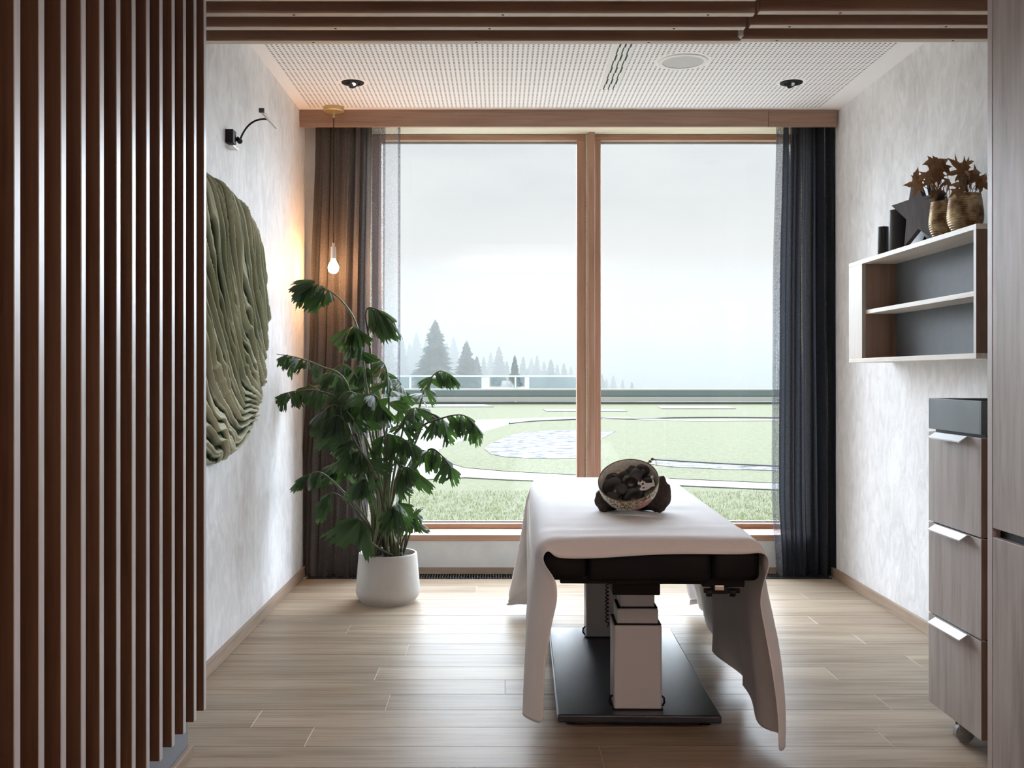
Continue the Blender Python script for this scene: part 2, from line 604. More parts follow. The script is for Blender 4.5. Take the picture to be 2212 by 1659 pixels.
def ceiling_material():
    m, n, b = new_mat('perforated_plasterboard')
    L = n.links.new
    g = n.nodes.new('ShaderNodeNewGeometry')
    s = n.nodes.new('ShaderNodeSeparateXYZ')
    L(g.outputs['Position'], s.inputs[0])

    def M(op, a, c=None, d=None):
        q = n.nodes.new('ShaderNodeMath')
        q.operation = op
        for i, v in enumerate((a, c, d)):
            if v is None:
                continue
            if isinstance(v, (int, float)):
                q.inputs[i].default_value = v
            else:
                L(v, q.inputs[i])
        return q.outputs[0]
    P = 0.0237
    fx = M('SUBTRACT', M('FRACT', M('DIVIDE', M('ADD', s.outputs[0], 10 * P + 1.089), P)), 0.5)
    fy = M('SUBTRACT', M('FRACT', M('DIVIDE', M('ADD', s.outputs[1], 0.01), P)), 0.5)
    rr = M('SQRT', M('ADD', M('MULTIPLY', fx, fx), M('MULTIPLY', fy, fy)))
    hole = M('LESS_THAN', rr, 0.225)
    hole = M('MULTIPLY', hole, M('GREATER_THAN', s.outputs[0], -1.089))
    hole = M('MULTIPLY', hole, M('LESS_THAN', s.outputs[0], -1.089 + P * 123))
    hole = M('MULTIPLY', hole, M('LESS_THAN', s.outputs[1], 5.79))
    for (x, y, r) in ((-0.766, 5.30, 0.078), (1.516, 5.30, 0.078), (0.887, 4.94, 0.14)):
        dx = M('SUBTRACT', s.outputs[0], x)
        dy = M('SUBTRACT', s.outputs[1], y)
        hole = M('MULTIPLY', hole, M('GREATER_THAN', M('SQRT', M('ADD', M('MULTIPLY', dx, dx), M('MULTIPLY', dy, dy))), r))
    mix = n.nodes.new('ShaderNodeMix')
    mix.data_type = 'RGBA'
    mix.inputs[6].default_value = (0.90, 0.885, 0.87, 1)
    mix.inputs[7].default_value = (0.10, 0.09, 0.085, 1)
    L(hole, mix.inputs[0])
    L(mix.outputs[2], b.inputs['Base Color'])
    bu = n.nodes.new('ShaderNodeBump')
    bu.invert = True
    bu.inputs['Strength'].default_value = 0.6
    bu.inputs['Distance'].default_value = 0.004
    L(hole, bu.inputs['Height'])
    L(bu.outputs[0], b.inputs['Normal'])
    b.inputs['Roughness'].default_value = 0.8
    b.inputs['Specular IOR Level'].default_value = 0.2
    return m


M_CEIL = ceiling_material()

XL, XR = -1.15, 1.945         # side walls
XC = 1.412                    # front of the tall cabinet
YB = 6.01                     # inner face of the window wall
HC = 2.697                    # ceiling

# ------------------------------------------------------------------ floor: one object per plank
floor = thing('floor', (0.4, 3.0, 0), kind='structure')
obj('subfloor', box(XL - 0.25, XR + 0.2, -2.2, 6.4, -0.10, -0.0010), M_SUB, floor)
PW = 0.175
known = {3.229: [-0.62, 1.25], 3.404: [-0.833, 0.95], 3.579: [-0.403, 1.38], 3.754: [0.02], 3.929: [-0.484, 1.305],
         4.104: [1.7], 4.279: [-0.397], 4.454: [0.17, 1.6], 4.629: [-0.7], 4.804: [-0.2, 1.5], 4.979: [0.7], 5.154: [-0.55, 1.2]}
y = 3.229 - PW * 31
plank_bm = {}
while y < 5.86:
    y1 = min(y + PW, 5.862)
    ks = [k for k in known if abs(k - y) < 0.01]
    if ks:
        js = known[ks[0]][:]
    else:
        a = R.uniform(-1.0, 0.5)
        js = [a, a + R.uniform(1.1, 1.9)]
    xs = [XL - 0.2] + [j for j in js if XL < j < XR - 0.1] + [XR + 0.1]
    for xa, xb in zip(xs, xs[1:]):
        g = 0.0009
        obj('plank', box(xa + g, xb - g, y + g * 0.6, y1 - g * 0.6, -0.014, 0.0, 0.0012, 1), M_FLOOR, floor)
    y += PW

# ------------------------------------------------------------------ walls
wall_left = obj('wall_left', box(XL - 0.2, XL, -2.2, 6.3, 0, HC), M_PLASTER, kind='structure')
wall_right = obj('wall_right', box(XR, XR + 0.2, -2.2, 6.3, 0, HC), M_PLASTER, kind='structure')
obj('wall_rear', box(XL - 0.2, XR + 0.2, -2.4, -2.2, 0, HC), M_PLASTER, kind='structure')
WX0, WX1 = -0.80, 1.855        # window opening
wb = BM()
bx(wb, XL, WX0, YB, 6.38, 0.0, HC)
bx(wb, WX1, XR, YB, 6.38, 0.0, HC)
bx(wb, WX0, WX1, YB, 6.38, 0.0, 0.199)
bx(wb, WX0, WX1, YB, 6.38, 2.655, HC + 0.05)
obj('wall_window', wb, M_SILLWALL, kind='structure')
ceil = obj('ceiling', box(XL - 0.2, XR + 0.2, -2.4, 6.4, HC, HC + 0.12), M_CEIL, kind='structure')
obj('baseboard_left', box(XL, XL + 0.014, 3.13, YB, 0, 0.056, 0.002), M_BASEB, kind='structure')
obj('baseboard_right', box(XR - 0.014, XR, 0.5, YB, 0, 0.056, 0.002), M_BASEB, kind='structure')
obj('baseboard_back', box(XL + 0.014, XR - 0.014, YB - 0.012, YB, 0, 0.040, 0.002), M_BASEX, kind='structure')

# floor convector grille in front of the window
gr = thing('floor_grille', (0.4, 5.93, 0), 'black slotted floor convector grille along the foot of the window wall', 'floor grille')
obj('grille_pan', box(XL + 0.03, XR - 0.03, 5.868, 5.998, -0.0034, -0.0010), M_BLACK, gr)
bmg = BM()
for yy in (5.868, 5.934, 5.990):
    bx(bmg, XL + 0.03, XR - 0.03, yy, yy + 0.006, -0.001, 0.003)
obj('grille_rail', bmg, M_BLACK, gr)
M_GBAR = plain('grille_bar', (0.10, 0.11, 0.12), 0.4, metal=0.4)
gb = BM()
xx = XL + 0.04
while xx < XR - 0.05:
    bx(gb, xx, xx + 0.006, 5.872, 5.990, -0.001, 0.004)
    xx += 0.0155
obj('grille_slat', gb, M_GBAR, gr, kind='stuff')

# ------------------------------------------------------------------ pelmet
pel = thing('pelmet', (0.4, 5.85, 2.6), 'long reddish oak pelmet board under the ceiling hiding the curtain rail', 'pelmet')
xs_ = (1659.5 - CX) / F * 5.84
obj('pelmet_board', box(XL + 0.002, xs_ - 0.0008, 5.84, 5.862, 2.599, HC, 0.0015), M_BEAM, pel)
obj('pelmet_board', box(xs_ + 0.0008, XR - 0.012, 5.84, 5.862, 2.599, HC, 0.0015), M_BEAM, pel)
rl = BM()
bx(rl, XL + 0.02, XR - 0.02, 5.895, 5.925, 2.672, 2.692)
obj('curtain_rail', rl, M_WHITEP, pel)

# ------------------------------------------------------------------ window
YF = 6.23
win = thing('window_1', (0.5, YF, 0.23), kind='structure')
obj('window_head', box(WX0, WX1, YB - 0.002, YF + 0.12, 2.647, 2.664), M_SOFFIT, win)
# interior sill board
obj('window_sill', box(WX0 - 0.05, WX1 + 0.05, YB - 0.02, YF + 0.1, 0.199, 0.2345, 0.003), M_LARCH, win)
for (xa, xb) in ((WX0, WX0 + 0.02), (WX1 - 0.02, WX1)):
    obj('window_reveal', box(xa, xb, YB, YF + 0.1, 0.236, 2.645), M_SOFFIT, win)
z0, z1 = 0.2355, 2.646
pk = 1 / F * YF


def wx(px):
    return (px - CX) * pk


M_GASKET = plain('grey_glazing_bead', (0.35, 0.40, 0.41), 0.4)
xc = wx(1268)
for side, (xa, xb) in enumerate(((WX0 + 0.02, wx(1264.5)), (wx(1284), WX1 - 0.02))):
    fr = thing('sash', ((xa + xb) / 2, YF, z0))
    fr.parent = win
    fr.location = Vector(((xa + xb) / 2, YF, z0)) - wl(win)
    t = 0.030
    st = 0.052 if side == 0 else 0.040
    zz0, zz1 = z0 + 0.0, z1
    obj('bottom_rail', box(xa, xb, YF, YF + 0.07, zz0 + 0.0, zz0 + 0.030, 0.004), M_LARCH, fr)
    obj('top_rail', box(xa, xb, YF, YF + 0.07, zz1 - 0.036, zz1, 0.004), M_LARCH, fr)
    l = 0.055 if side == 0 else st
    r = st if side == 0 else 0.055
    obj('stile', box(xa, xa + l, YF + 0.001, YF + 0.069, zz0 + 0.030, zz1 - 0.036, 0.004), M_LARCHV, fr)
    obj('stile', box(xb - r, xb, YF + 0.001, YF + 0.069, zz0 + 0.030, zz1 - 0.036, 0.004), M_LARCHV, fr)
    gb = BM()
    g0, g1 = zz0 + 0.030, zz1 - 0.036
    bx(gb, xa + l, xb - r, YF + 0.045, YF + 0.066, g1 - 0.012, g1)
    bx(gb, xa + l, xb - r, YF + 0.045, YF + 0.066, g0, g0 + 0.010)
    obj('glazing_bead', gb, M_GASKET, fr)
    obj('pane', box(xa + l - 0.004, xb - r + 0.004, YF + 0.050, YF + 0.056, g0, g1), M_PANE, fr)
obj('window_post', box(wx(1269), wx(1283.5), YF - 0.055, YF + 0.07, z0, z1, 0.003), M_LARCHV, win)
obj('post_fillet', box(wx(1264.8), wx(1268.8), YF - 0.01, YF + 0.06, z0, z1), M_SOFFIT, win)


# ------------------------------------------------------------------ curtains
def curtain(name, px, mats, bounds, nf, seed, label, amp=0.042, swap=None):
    """px: ((y, left, right), ...) outline in the photograph; bounds: where along the width each cloth starts"""
    rnd = random.Random(seed)
    NU, NV = 420, 44
    ph = [rnd.uniform(0, 6.28) for _ in range(8)]
    Y0 = 5.925
    verts, faces, mi = [], [], []
    rows = []
    for j in range(NV + 1):
        v = j / NV
        z = 2.672 * (1 - v) + 0.006 * v
        py = CY - (z - CAMZ) * F / Y0
        for (ya, la, ra), (yb, lb, rb) in zip(px, px[1:]):
            if py <= yb:
                break
        f = max(0, min(1, (py - ya) / (yb - ya)))
        f = f * f * (3 - 2 * f)
        rows.append(((la + (lb - la) * f - CX) / F * Y0, (ra + (rb - ra) * f - CX) / F * Y0, z, v))
    for xl, xr, z, v in rows:
        for i in range(NU + 1):
            u = i / NU
            uu = u + 0.012 * math.sin(9 * u + ph[0] + 1.4 * v)
            a = 2 * PI * nf * uu
            k = 0.75 + 0.25 * math.sin(5 * u + ph[1])
            fold = math.sin(a + 0.6 * math.sin(a * 0.5 + ph[2]) + 0.5 * v * math.sin(3 * u + ph[7])) * k + 0.22 * math.sin(a * 2.17 + ph[3] + 1.3 * v) * (0.4 + 0.6 * v) + 0.08 * math.sin(a * 3.7 + ph[4] + 2 * v)
            x = xl + (xr - xl) * u + 0.42 * amp * math.sin(2 * a + ph[5] * 0) * 0.5 * (0.5 + 0.5 * v) * min(1, 12 * u, 12 * (1 - u))
            yv = Y0 + amp * fold * (0.72 + 0.28 * v)
            verts.append((x, min(max(yv, 5.876), 5.985), z + (0.006 * math.sin(a * 0.5 + ph[6]) if v > 0.99 else 0)))
    for j in range(NV):
        for i in range(NU):
            a = j * (NU + 1) + i
            faces.append((a, a + 1, a + NU + 2, a + NU + 1))
            u = (i + 0.5) / NU
            k = 0
            for q, bnd in enumerate(bounds):
                if u >= bnd:
                    k = q
            mi.append(k)
    me = bpy.data.meshes.new(name)
    me.from_pydata(verts, [], faces)
    for m in mats:
        me.materials.append(m)
    me.polygons.foreach_set('material_index', mi)
    me.polygons.foreach_set('use_smooth', [True] * len(me.polygons))
    o = link(name, me, (0, 0, 0), label=label, cat='curtain', group='charcoal linen curtains at the window')
    return o


curtain('curtain', ((270, 681, 866), (700, 668, 866), (1060, 650, 864), (1260, 648, 852)), [M_CURTAIN, M_SHEER2, M_SHEER, M_SHEER2], (0, 0.66, 0.83, 0.965), 7, 3,
        'dark linen curtain left of the window, lit orange by the hanging bulb')
curtain('curtain', ((270, 1676, 1801), (650, 1668, 1803), (1060, 1665, 1807), (1260, 1674, 1806)), [M_SHEER2, M_CURTAINR], (0, 0.10), 6, 11,
        'dark linen curtain right of the window beside the plaster wall')

# ------------------------------------------------------------------ slatted partition on the left
part = thing('slatted_partition', (-0.95, 2.0, 0), 'tall partition of dark brown upright wooden slats at the left', 'partition')
obj('panel', box(XL, -0.96, -1.6, 3.134, 0.0, HC - 0.10), M_GREYPANEL, part)
bp = obj('plinth', box(-0.96, -0.944, -1.6, 3.143, 0.0, 0.036, 0.002), M_BASEB, part)
k = 0
ys = 3.098
while ys > 0.9:
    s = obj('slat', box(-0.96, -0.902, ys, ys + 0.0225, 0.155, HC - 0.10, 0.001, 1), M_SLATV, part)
    obj('slat_edge', box(-0.902, -0.900, ys + 0.0002, ys + 0.0223, 0.155, HC - 0.10), M_SLATEDGE_LIT, s)
    ys -= 0.1008
    k += 1

# ------------------------------------------------------------------ slatted soffit
sof = thing('slatted_soffit', (0.4, 3.6, 2.43), 'lowered ceiling strip of brown wooden slats running across the top', 'slatted ceiling')
obj('backing', box(XL + 0.003, XR - 0.003, -1.9, 3.855, 2.60, 2.695), M_BEAM, sof)
zb = 2.430
fins = [(3.517, 0.0, (1631, 1641)), (3.657, 0.0, (1611, 1622)), (3.810, 0.0, (1598, 1602))]
for i in range(1, 6):
    fins.append((3.517 - 0.146 * i, 0.0, (1600 + 37 * i, 1611 + 37 * i)))
for (yy, dz, (ga, gb_)) in fins:
    xa, xb = (ga - CX) / F * yy, (gb_ - CX) / F * yy
    for n_, (a0, a1, zz) in enumerate((((XL + 0.003) if yy > 3.2 else -0.89, xa, zb - 0.004), (xb, (XR - 0.003) if yy > 2.96 else XC - 0.005, zb + 0.003))):
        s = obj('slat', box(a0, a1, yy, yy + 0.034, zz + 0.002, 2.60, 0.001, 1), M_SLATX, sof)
        obj('slat_edge', box(a0, a1, yy + 0.0004, yy + 0.0336, zz, zz + 0.002), M_SLATXE_LIT, s)
        xx = a0 + 0.12 + 0.3 * (n_ == 0) + R.uniform(0, .2)
        while xx < a1 and 3.4 < yy:
            bmq = BM()
            lathe(bmq, [(0.0001, zz - 0.0012), (0.004, zz - 0.0012), (0.005, zz)], (xx, yy + 0.017, 0), 10)
            obj('screw', bmq, M_BLACK, s)
            xx += R.uniform(0.55, 0.8)
cl = BM()
xj = (1600 - CX) / F * 3.80
for q in range(4):
    bx(cl, xj - 0.009, xj + 0.009, 3.792, 3.812, 2.440 + q * 0.011, 2.447 + q * 0.011)
bx(cl, xj - 0.005, xj + 0.005, 3.797, 3.812, 2.436, 2.490)
obj('slat_clip', cl, M_WHITEP, sof)

# ------------------------------------------------------------------ ceiling fittings
def downlight(x, y, label):
    t = thing('downlight', (x, y, HC - 0.01), label, 'downlight', 'recessed black spotlights in the perforated ceiling')
    b = BM()
    lathe(b, [(0.035, 0.0), (0.038, -0.006), (0.057, -0.005), (0.059, 0.0)], (x, y, HC), 40)
    obj('trim_ring', b, M_BLACK, t, smooth=True, angle=40)
    b = BM()
    lathe(b, [(0.0001, -0.001), (0.034, -0.001), (0.036, -0.005)], (x, y, HC), 32, close=False)
    tube(b, [(x - 0.002, y + 0.002, HC - 0.002), (x + 0.003, y - 0.003, HC - 0.010)], 0.027, 24)
    obj('lamp_head', b, M_BLACK, t, smooth=True, angle=40)
    b = BM()
    tube(b, [(x + 0.003, y - 0.003, HC - 0.0098), (x + 0.0032, y - 0.0035, HC - 0.0108)], 0.014, 20)
    obj('reflector', b, M_CHROME, t)
    return t


downlight(-0.766, 5.30, 'black ceiling spotlight above the hanging bulb, left of the two')
downlight(1.516, 5.30, 'black ceiling spotlight above the right curtain, right of the two')
sp = thing('ceiling_speaker', (0.887, 4.94, HC - 0.01), 'round white speaker with grey mesh set in the ceiling', 'speaker')
b = BM()
lathe(b, [(0.098, 0), (0.099, -0.006), (0.118, -0.005), (0.121, 0)], (0.887, 4.94, HC), 56)
obj('frame_ring', b, M_WHITEP, sp, smooth=True, angle=40)
b = BM()
lathe(b, [(0.0001, -0.0045), (0.05, -0.0042), (0.098, -0.003)], (0.887, 4.94, HC), 56, close=False)
obj('mesh_cover', b, M_GRILLE, sp, smooth=True)
vt = thing('slot_diffuser', (0.577, 5.0, HC - 0.004), 'white ceiling air diffuser with three dark dashed slots', 'air vent')
obj('diffuser_plate', box(0.528, 0.625, 4.1, 5.40, HC - 0.004, HC - 0.0005, 0.001), M_WHITEP, vt)
for i in range(3):
    x = 0.5515 + i * 0.025
    b = BM()
    yy = 4.12
    kk = 0
    while yy < 5.36:
        dx = 0.0018 if kk % 2 else -0.0018
        bx(b, x + dx - (0.0042 if kk % 2 else 0.003), x + dx + (0.0042 if kk % 2 else 0.003), yy, yy + 0.097, HC - 0.0046, HC - 0.0041)
        yy += 0.10
        kk += 1
    obj('slot', b, M_BLACK, vt)

# ------------------------------------------------------------------ pendant bulb
PX, PY = -0.945, 5.79
pn = thing('pendant_lamp', (PX, PY, 1.70), 'glowing bare bulb hanging on a thin cord before the left curtain', 'pendant lamp')
b = BM()
lathe(b, [(0.0001, 0), (0.058, 0), (0.058, -0.022), (0.054, -0.026), (0.0001, -0.026)], (PX, PY, HC), 48, close=False)
obj('canopy', b, M_BRASS, pn, smooth=True, angle=40)
b = BM()
tube(b, [(PX, PY, HC - 0.026), (PX, PY, HC - 0.062)], 0.006, 12)
obj('cord_grip', b, M_BRASS, pn, smooth=True, angle=40)
b = BM()
tube(b, [(PX, PY, HC - 0.06), (PX - 0.002, PY, 1.92)], 0.0030, 6)
obj('cord', b, M_BLACK, pn, smooth=True)
b = BM()
lathe(b, [(0.0001, 1.925), (0.006, 1.925), (0.007, 1.905), (0.016, 1.902), (0.017, 1.84), (0.014, 1.835), (0.0001, 1.835)], (PX - 0.002, PY, 0), 24, close=False)
obj('socket', b, M_SILVER, pn, smooth=True, angle=40)
b = BM()
lathe(b, [(0.013, 1.838), (0.014, 1.825), (0.022, 1.812), (0.030, 1.795), (0.031, 1.782), (0.027, 1.765), (0.016, 1.754), (0.0001, 1.750)], (PX - 0.002, PY, 0), 28, close=False)
obj('bulb', b, emit('warm_bulb_glow', (1.0, 0.80, 0.50), 26), pn, smooth=True)
pl = bpy.data.lights.new('bulb_light', 'POINT')
pl.energy = 85
pl.color = (1.0, 0.46, 0.17)
pl.shadow_soft_size = 0.034
plo = bpy.data.objects.new('bulb_light', pl)
C.objects.link(plo)
plo.parent = pn
plo.location = (-0.002, 0, 1.783 - 1.70)
plo.data.use_shadow = True

# ------------------------------------------------------------------ picture light
pc = thing('picture_light', (-1.12, 4.31, 2.15), 'small black wall lamp with curved arm and silver bar above the green panel', 'wall lamp')
obj('mounting_box', box(XL, -1.117, 4.262, 4.315, 2.150, 2.206, 0.002), M_BLACK, pc)
b = BM()
bx(b, XL + 0.001, -1.115, 4.262, 4.345, 2.134, 2.138)
obj('mounting_plate', b, M_SILVER, pc)
b = BM()
tube(b, [(-1.116, 4.315, 2.178), (-1.106, 4.325, 2.172)], 0.010, 12)
blob(b, (-1.106, 4.33, 2.170), .012, .012, .012, amp=0, sub=2)
obj('swivel', b, M_BLACK, pc, smooth=True)
pts = []
for i in range(15):
    t = i / 14
    a0, a1, a2, a3 = Vector((-1.106, 4.33, 2.172)), Vector((-1.09, 4.345, 2.235)), Vector((-1.06, 4.38, 2.287)), Vector((-1.0, 4.412, 2.282))
    pts.append(a0 * (1 - t) ** 3 + a1 * 3 * t * (1 - t) ** 2 + a2 * 3 * t * t * (1 - t) + a3 * t ** 3)
tube_b = BM()
tube(tube_b, pts, 0.0042, 8)
obj('arm', tube_b, M_BLACK, pc, smooth=True)
b = BM()
bx(b, -1.006, -0.992, 4.27, 4.555, 2.276, 2.286, 0.002)
obj('lamp_bar', b, M_LAMPBAR, pc)
obj('end_cap', box(-1.010, -0.988, 4.262, 4.276, 2.276, 2.294, 0.002), M_STONE2, pc)

# ------------------------------------------------------------------ felt wall panel
NA, NR = 520, 170
Yc, Zc, Ar, Br = 4.11, 1.398, 0.735, 0.570
EX = 2.5


def ridge(u, v):
    wv = 0.11 * noise.noise(Vector((u * 2.4, v * 1.6, 3.0))) + 0.045 * noise.noise(Vector((u * 6, v * 2.6, 9))) + 0.018 * noise.noise(Vector((u * 14, v * 6, 4)))
    def sm(x):
        x = max(0, min(1, x))
        return x * x * (3 - 2 * x)
    s = sm((v + 0.45) / 0.55)
    s2 = sm((v + 0.85) / 0.45)
    pa = u + 0.42 * v + 0.06 * math.sin(3 * v)
    pb = 0.80 * u + 0.72 * v
    pc_ = 0.22 * u + 1.05 * v + 0.05 * math.sin(6 * u + 1)
    P = pa * s + (pb * s2 + pc_ * (1 - s2)) * (1 - s) + wv
    fr = 10.5
    q = P * fr
    h1 = 1 - abs(((q) % 1.0) * 2 - 1)
    h1 = h1 ** 0.75
    h2 = 1 - abs(((q * 2.3 + 3 * wv + .3) % 1.0) * 2 - 1)
    h = 0.72 * h1 + 0.28 * h2
    strand = 0.5 + 0.5 * noise.noise(Vector((q * 1.3, v * 2.2 * s + u * 2 * (1 - s), 5)))
    h *= 0.55 + 0.6 * strand
    return min(1, max(0, h)) ** 1.25, s


verts, cols, faces = [], [], []
for i in range(NR + 1):
    r = (i / NR) ** 0.8
    for k in range(NA):
        a = 2 * PI * k / NA
        ca, sa = math.cos(a), math.sin(a)
        rad = (abs(ca) ** EX + abs(sa) ** EX) ** (-1 / EX)
        rad *= 1 + 0.02 * math.sin(3 * a + 1) + 0.006 * noise.noise(Vector((ca * 14, sa * 14, 0)))
        u, v = ca * rad * r, sa * rad * r
        h, s = ridge(u, v)
        edge = math.sqrt(max(0, 1 - r ** 7))
        body = 0.045 * edge + 0.012 * noise.noise(Vector((u * 2, v * 2, 1)))
        thick = max(0.002, body + 0.048 * h * min(1, edge * 1.5))
        verts.append((XL + thick, Yc + Ar * u, Zc + Br * v))
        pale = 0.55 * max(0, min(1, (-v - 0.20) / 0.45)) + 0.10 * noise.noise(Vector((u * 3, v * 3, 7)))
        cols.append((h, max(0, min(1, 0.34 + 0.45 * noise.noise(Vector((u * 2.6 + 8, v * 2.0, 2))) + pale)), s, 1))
for i in range(NR):
    for k in range(NA):
        a, b_ = i * NA + k, i * NA + (k + 1) % NA
        faces.append((a, b_, b_ + NA, a + NA))
faces.append(tuple(range(NR * NA, NR * NA + NA)))
me = bpy.data.meshes.new('felt_wall_art')
me.from_pydata(verts, [], faces)
ca_ = me.color_attributes.new('wool', 'FLOAT_COLOR', 'POINT')
ca_.data.foreach_set('color', [c for q in cols for c in q])
me.polygons.foreach_set('use_smooth', [True] * len(me.polygons))
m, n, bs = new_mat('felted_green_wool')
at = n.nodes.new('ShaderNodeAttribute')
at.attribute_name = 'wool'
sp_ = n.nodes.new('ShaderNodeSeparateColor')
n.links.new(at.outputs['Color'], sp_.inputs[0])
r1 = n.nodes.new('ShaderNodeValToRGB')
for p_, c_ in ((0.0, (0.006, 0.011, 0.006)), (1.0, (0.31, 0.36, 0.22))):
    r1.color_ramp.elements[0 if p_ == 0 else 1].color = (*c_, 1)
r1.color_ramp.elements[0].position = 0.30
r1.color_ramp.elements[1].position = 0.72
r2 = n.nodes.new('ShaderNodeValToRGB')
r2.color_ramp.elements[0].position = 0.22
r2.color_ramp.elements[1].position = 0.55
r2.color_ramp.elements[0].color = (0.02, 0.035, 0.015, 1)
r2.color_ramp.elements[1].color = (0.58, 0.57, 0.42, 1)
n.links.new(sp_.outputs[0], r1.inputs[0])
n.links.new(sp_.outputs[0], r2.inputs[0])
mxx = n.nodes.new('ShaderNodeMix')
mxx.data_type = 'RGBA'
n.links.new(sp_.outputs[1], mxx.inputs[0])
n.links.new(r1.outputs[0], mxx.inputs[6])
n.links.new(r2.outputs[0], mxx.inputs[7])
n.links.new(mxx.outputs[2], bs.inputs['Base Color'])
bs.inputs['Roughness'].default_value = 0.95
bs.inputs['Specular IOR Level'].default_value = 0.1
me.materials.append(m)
fz = BM()
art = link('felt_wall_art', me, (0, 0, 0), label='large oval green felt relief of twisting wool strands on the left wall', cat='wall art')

# ------------------------------------------------------------------ tall cabinet at the right edge
XC = 1.412
tc_ = thing('tall_cabinet', (1.68, 2.0, 0), 'tall grey weathered oak cabinet at the right edge of the picture', 'cabinet')
obj('side_panel', box(XC, XR - 0.001, 2.922, 2.950, 0.0, 2.58, 0.001), M_CABE, tc_)
obj('carcass', box(XC + 0.024, XR - 0.001, 0.9, 2.921, 0.02, 2.58), M_BLACK, tc_)
yd = [2.9185, 2.32, 1.72, 1.12]
for ya, yb in zip(yd[1:], yd):
    obj('door', box(XC, XC + 0.020, ya + 0.002, yb, 0.0125, 0.7135, 0.0012), M_CAB, tc_)
    obj('door', box(XC, XC + 0.020, ya + 0.002, yb, 0.739, 2.58, 0.0012), M_CAB, tc_)

# ------------------------------------------------------------------ drawer trolley
XT = 1.46
ya, yb = 3.09, 3.469
tr = thing('drawer_trolley', (1.68, 3.28, 0), 'grey oak drawer trolley on castors by the right wall', 'trolley')
obj('carcass', box(XT + 0.022, XR - 0.06, ya + 0.012, yb - 0.006, 0.075, 1.0), M_BLACK, tr)
b = BM()
bx(b, XT, XR - 0.06, ya, ya + 0.010, 0.995, 1.098, 0.001)
bx(b, XT, XR - 0.06, yb - 0.010, yb, 0.995, 1.098, 0.001)
bx(b, XT, XT + 0.010, ya + 0.01, yb - 0.01, 0.995, 1.098, 0.001)
bx(b, XR - 0.07, XR - 0.06, ya + 0.01, yb - 0.01, 0.995, 1.098, 0.001)
bx(b, XT + 0.005, XR - 0.065, ya + 0.005, yb - 0.005, 0.996, 1.004)
obj('top_tray', b, M_STEEL, tr)
obj('liner', box(XT + 0.012, XR - 0.072, ya + 0.012, yb - 0.012, 1.0045, 1.088), M_BLACK, tr)
zs = [0.985, 0.678, 0.368, 0.062]
for zt, zb_ in zip(zs, zs[1:]):
    d = obj('drawer', box(XT, XT + 0.020, ya, yb, zb_ + 0.005, zt, 0.001), M_CAB, tr)
    b = BM()
    prism(b, [(XT + 0.004, 0, zt + 0.001), (XT - 0.010, 0, zt + 0.0015), (XT - 0.034, 0, zt - 0.014), (XT - 0.034, 0, zt - 0.018), (XT - 0.011, 0, zt - 0.0015), (XT + 0.004, 0, zt - 0.0005)], (0, 0.232, 0))
    bmesh.ops.translate(b, vec=(0, 3.163, 0), verts=b.verts[:])
    obj('handle', b, M_HANDLE, d)
    obj('drawer_side', box(XT + 0.0005, XT + 0.0195, ya - 0.0012, ya, zb_ + 0.006, zt - 0.001), M_CABSIDE, d)
for (cx_, cy_) in ((1.49, 3.27), (1.66, 3.40), (1.84, 3.16), (1.84, 3.40)):
    b = BM()
    tube(b, [(cx_, cy_ - 0.010, 0.03), (cx_, cy_ + 0.010, 0.03)], 0.030, 28)
    wh = obj('castor', b, plain('grey_castor_tyre', (0.28, 0.28, 0.29), 0.5) if 'grey_castor_tyre' not in bpy.data.materials else bpy.data.materials['grey_castor_tyre'], tr, smooth=True, angle=40)
    b = BM()
    bx(b, cx_ - 0.022, cx_ + 0.012, cy_ - 0.016, cy_ - 0.012, 0.025, 0.075)
    bx(b, cx_ - 0.022, cx_ + 0.012, cy_ + 0.012, cy_ + 0.016, 0.025, 0.075)
    bx(b, cx_ - 0.022, cx_ + 0.012, cy_ - 0.016, cy_ + 0.016, 0.062, 0.076)
    tube(b, [(cx_, cy_ - 0.018, 0.03), (cx_, cy_ + 0.018, 0.03)], 0.011, 14)
    obj('fork', b, M_SILVER, wh)

# ------------------------------------------------------------------ wall shelf
XS = 1.73
sh = thing('wall_shelf', (1.83, 4.38, 1.24), 'pale oak wall shelf box with one middle board and blue grey back', 'shelf')
y0, y1 = 3.70, 5.05
zb_, zt = 1.236, 1.727
obj('top_board', box(XS, XR, y0, y1, zt - 0.020, zt, 0.0008), M_SHELFY, sh)
obj('bottom_board', box(XS, XR, y0, y1, zb_, zb_ + 0.020, 0.0008), M_SHELFY, sh)
obj('front_stile', box(XS, XS + 0.019, 4.867, y1, zb_ + 0.0203, zt - 0.0203, 0.0008), M_SHELF, sh)
obj('side_board', box(XS + 0.0195, XR, 4.867, 4.886, zb_ + 0.0203, zt - 0.0203), M_SHELFIN, sh)
obj('end_board', box(XS + 0.0195, XR, y1 - 0.019, y1, zb_ + 0.0203, zt - 0.0203), M_SHELF, sh)
sb = obj('near_side_board', box(XS + 0.001, XR, y0, y0 + 0.019, zb_ + 0.0203, zt - 0.0203), M_CABSIDE, sh)
obj('edge_band', box(XS - 0.0006, XS + 0.001, y0, y0 + 0.019, zb_ + 0.0203, zt - 0.0203), M_SHELF, sb)
obj('back_panel', box(XR - 0.05, XR - 0.04, y0 + 0.0195, 4.8665, zb_ + 0.0203, zt - 0.0203), M_SHELFBACK, sh)
obj('middle_board', box(XS + 0.018, XR - 0.051, y0 + 0.0195, 4.8665, 1.467, 1.486, 0.0008), M_SHELFY, sh)
ZS = 1.7272


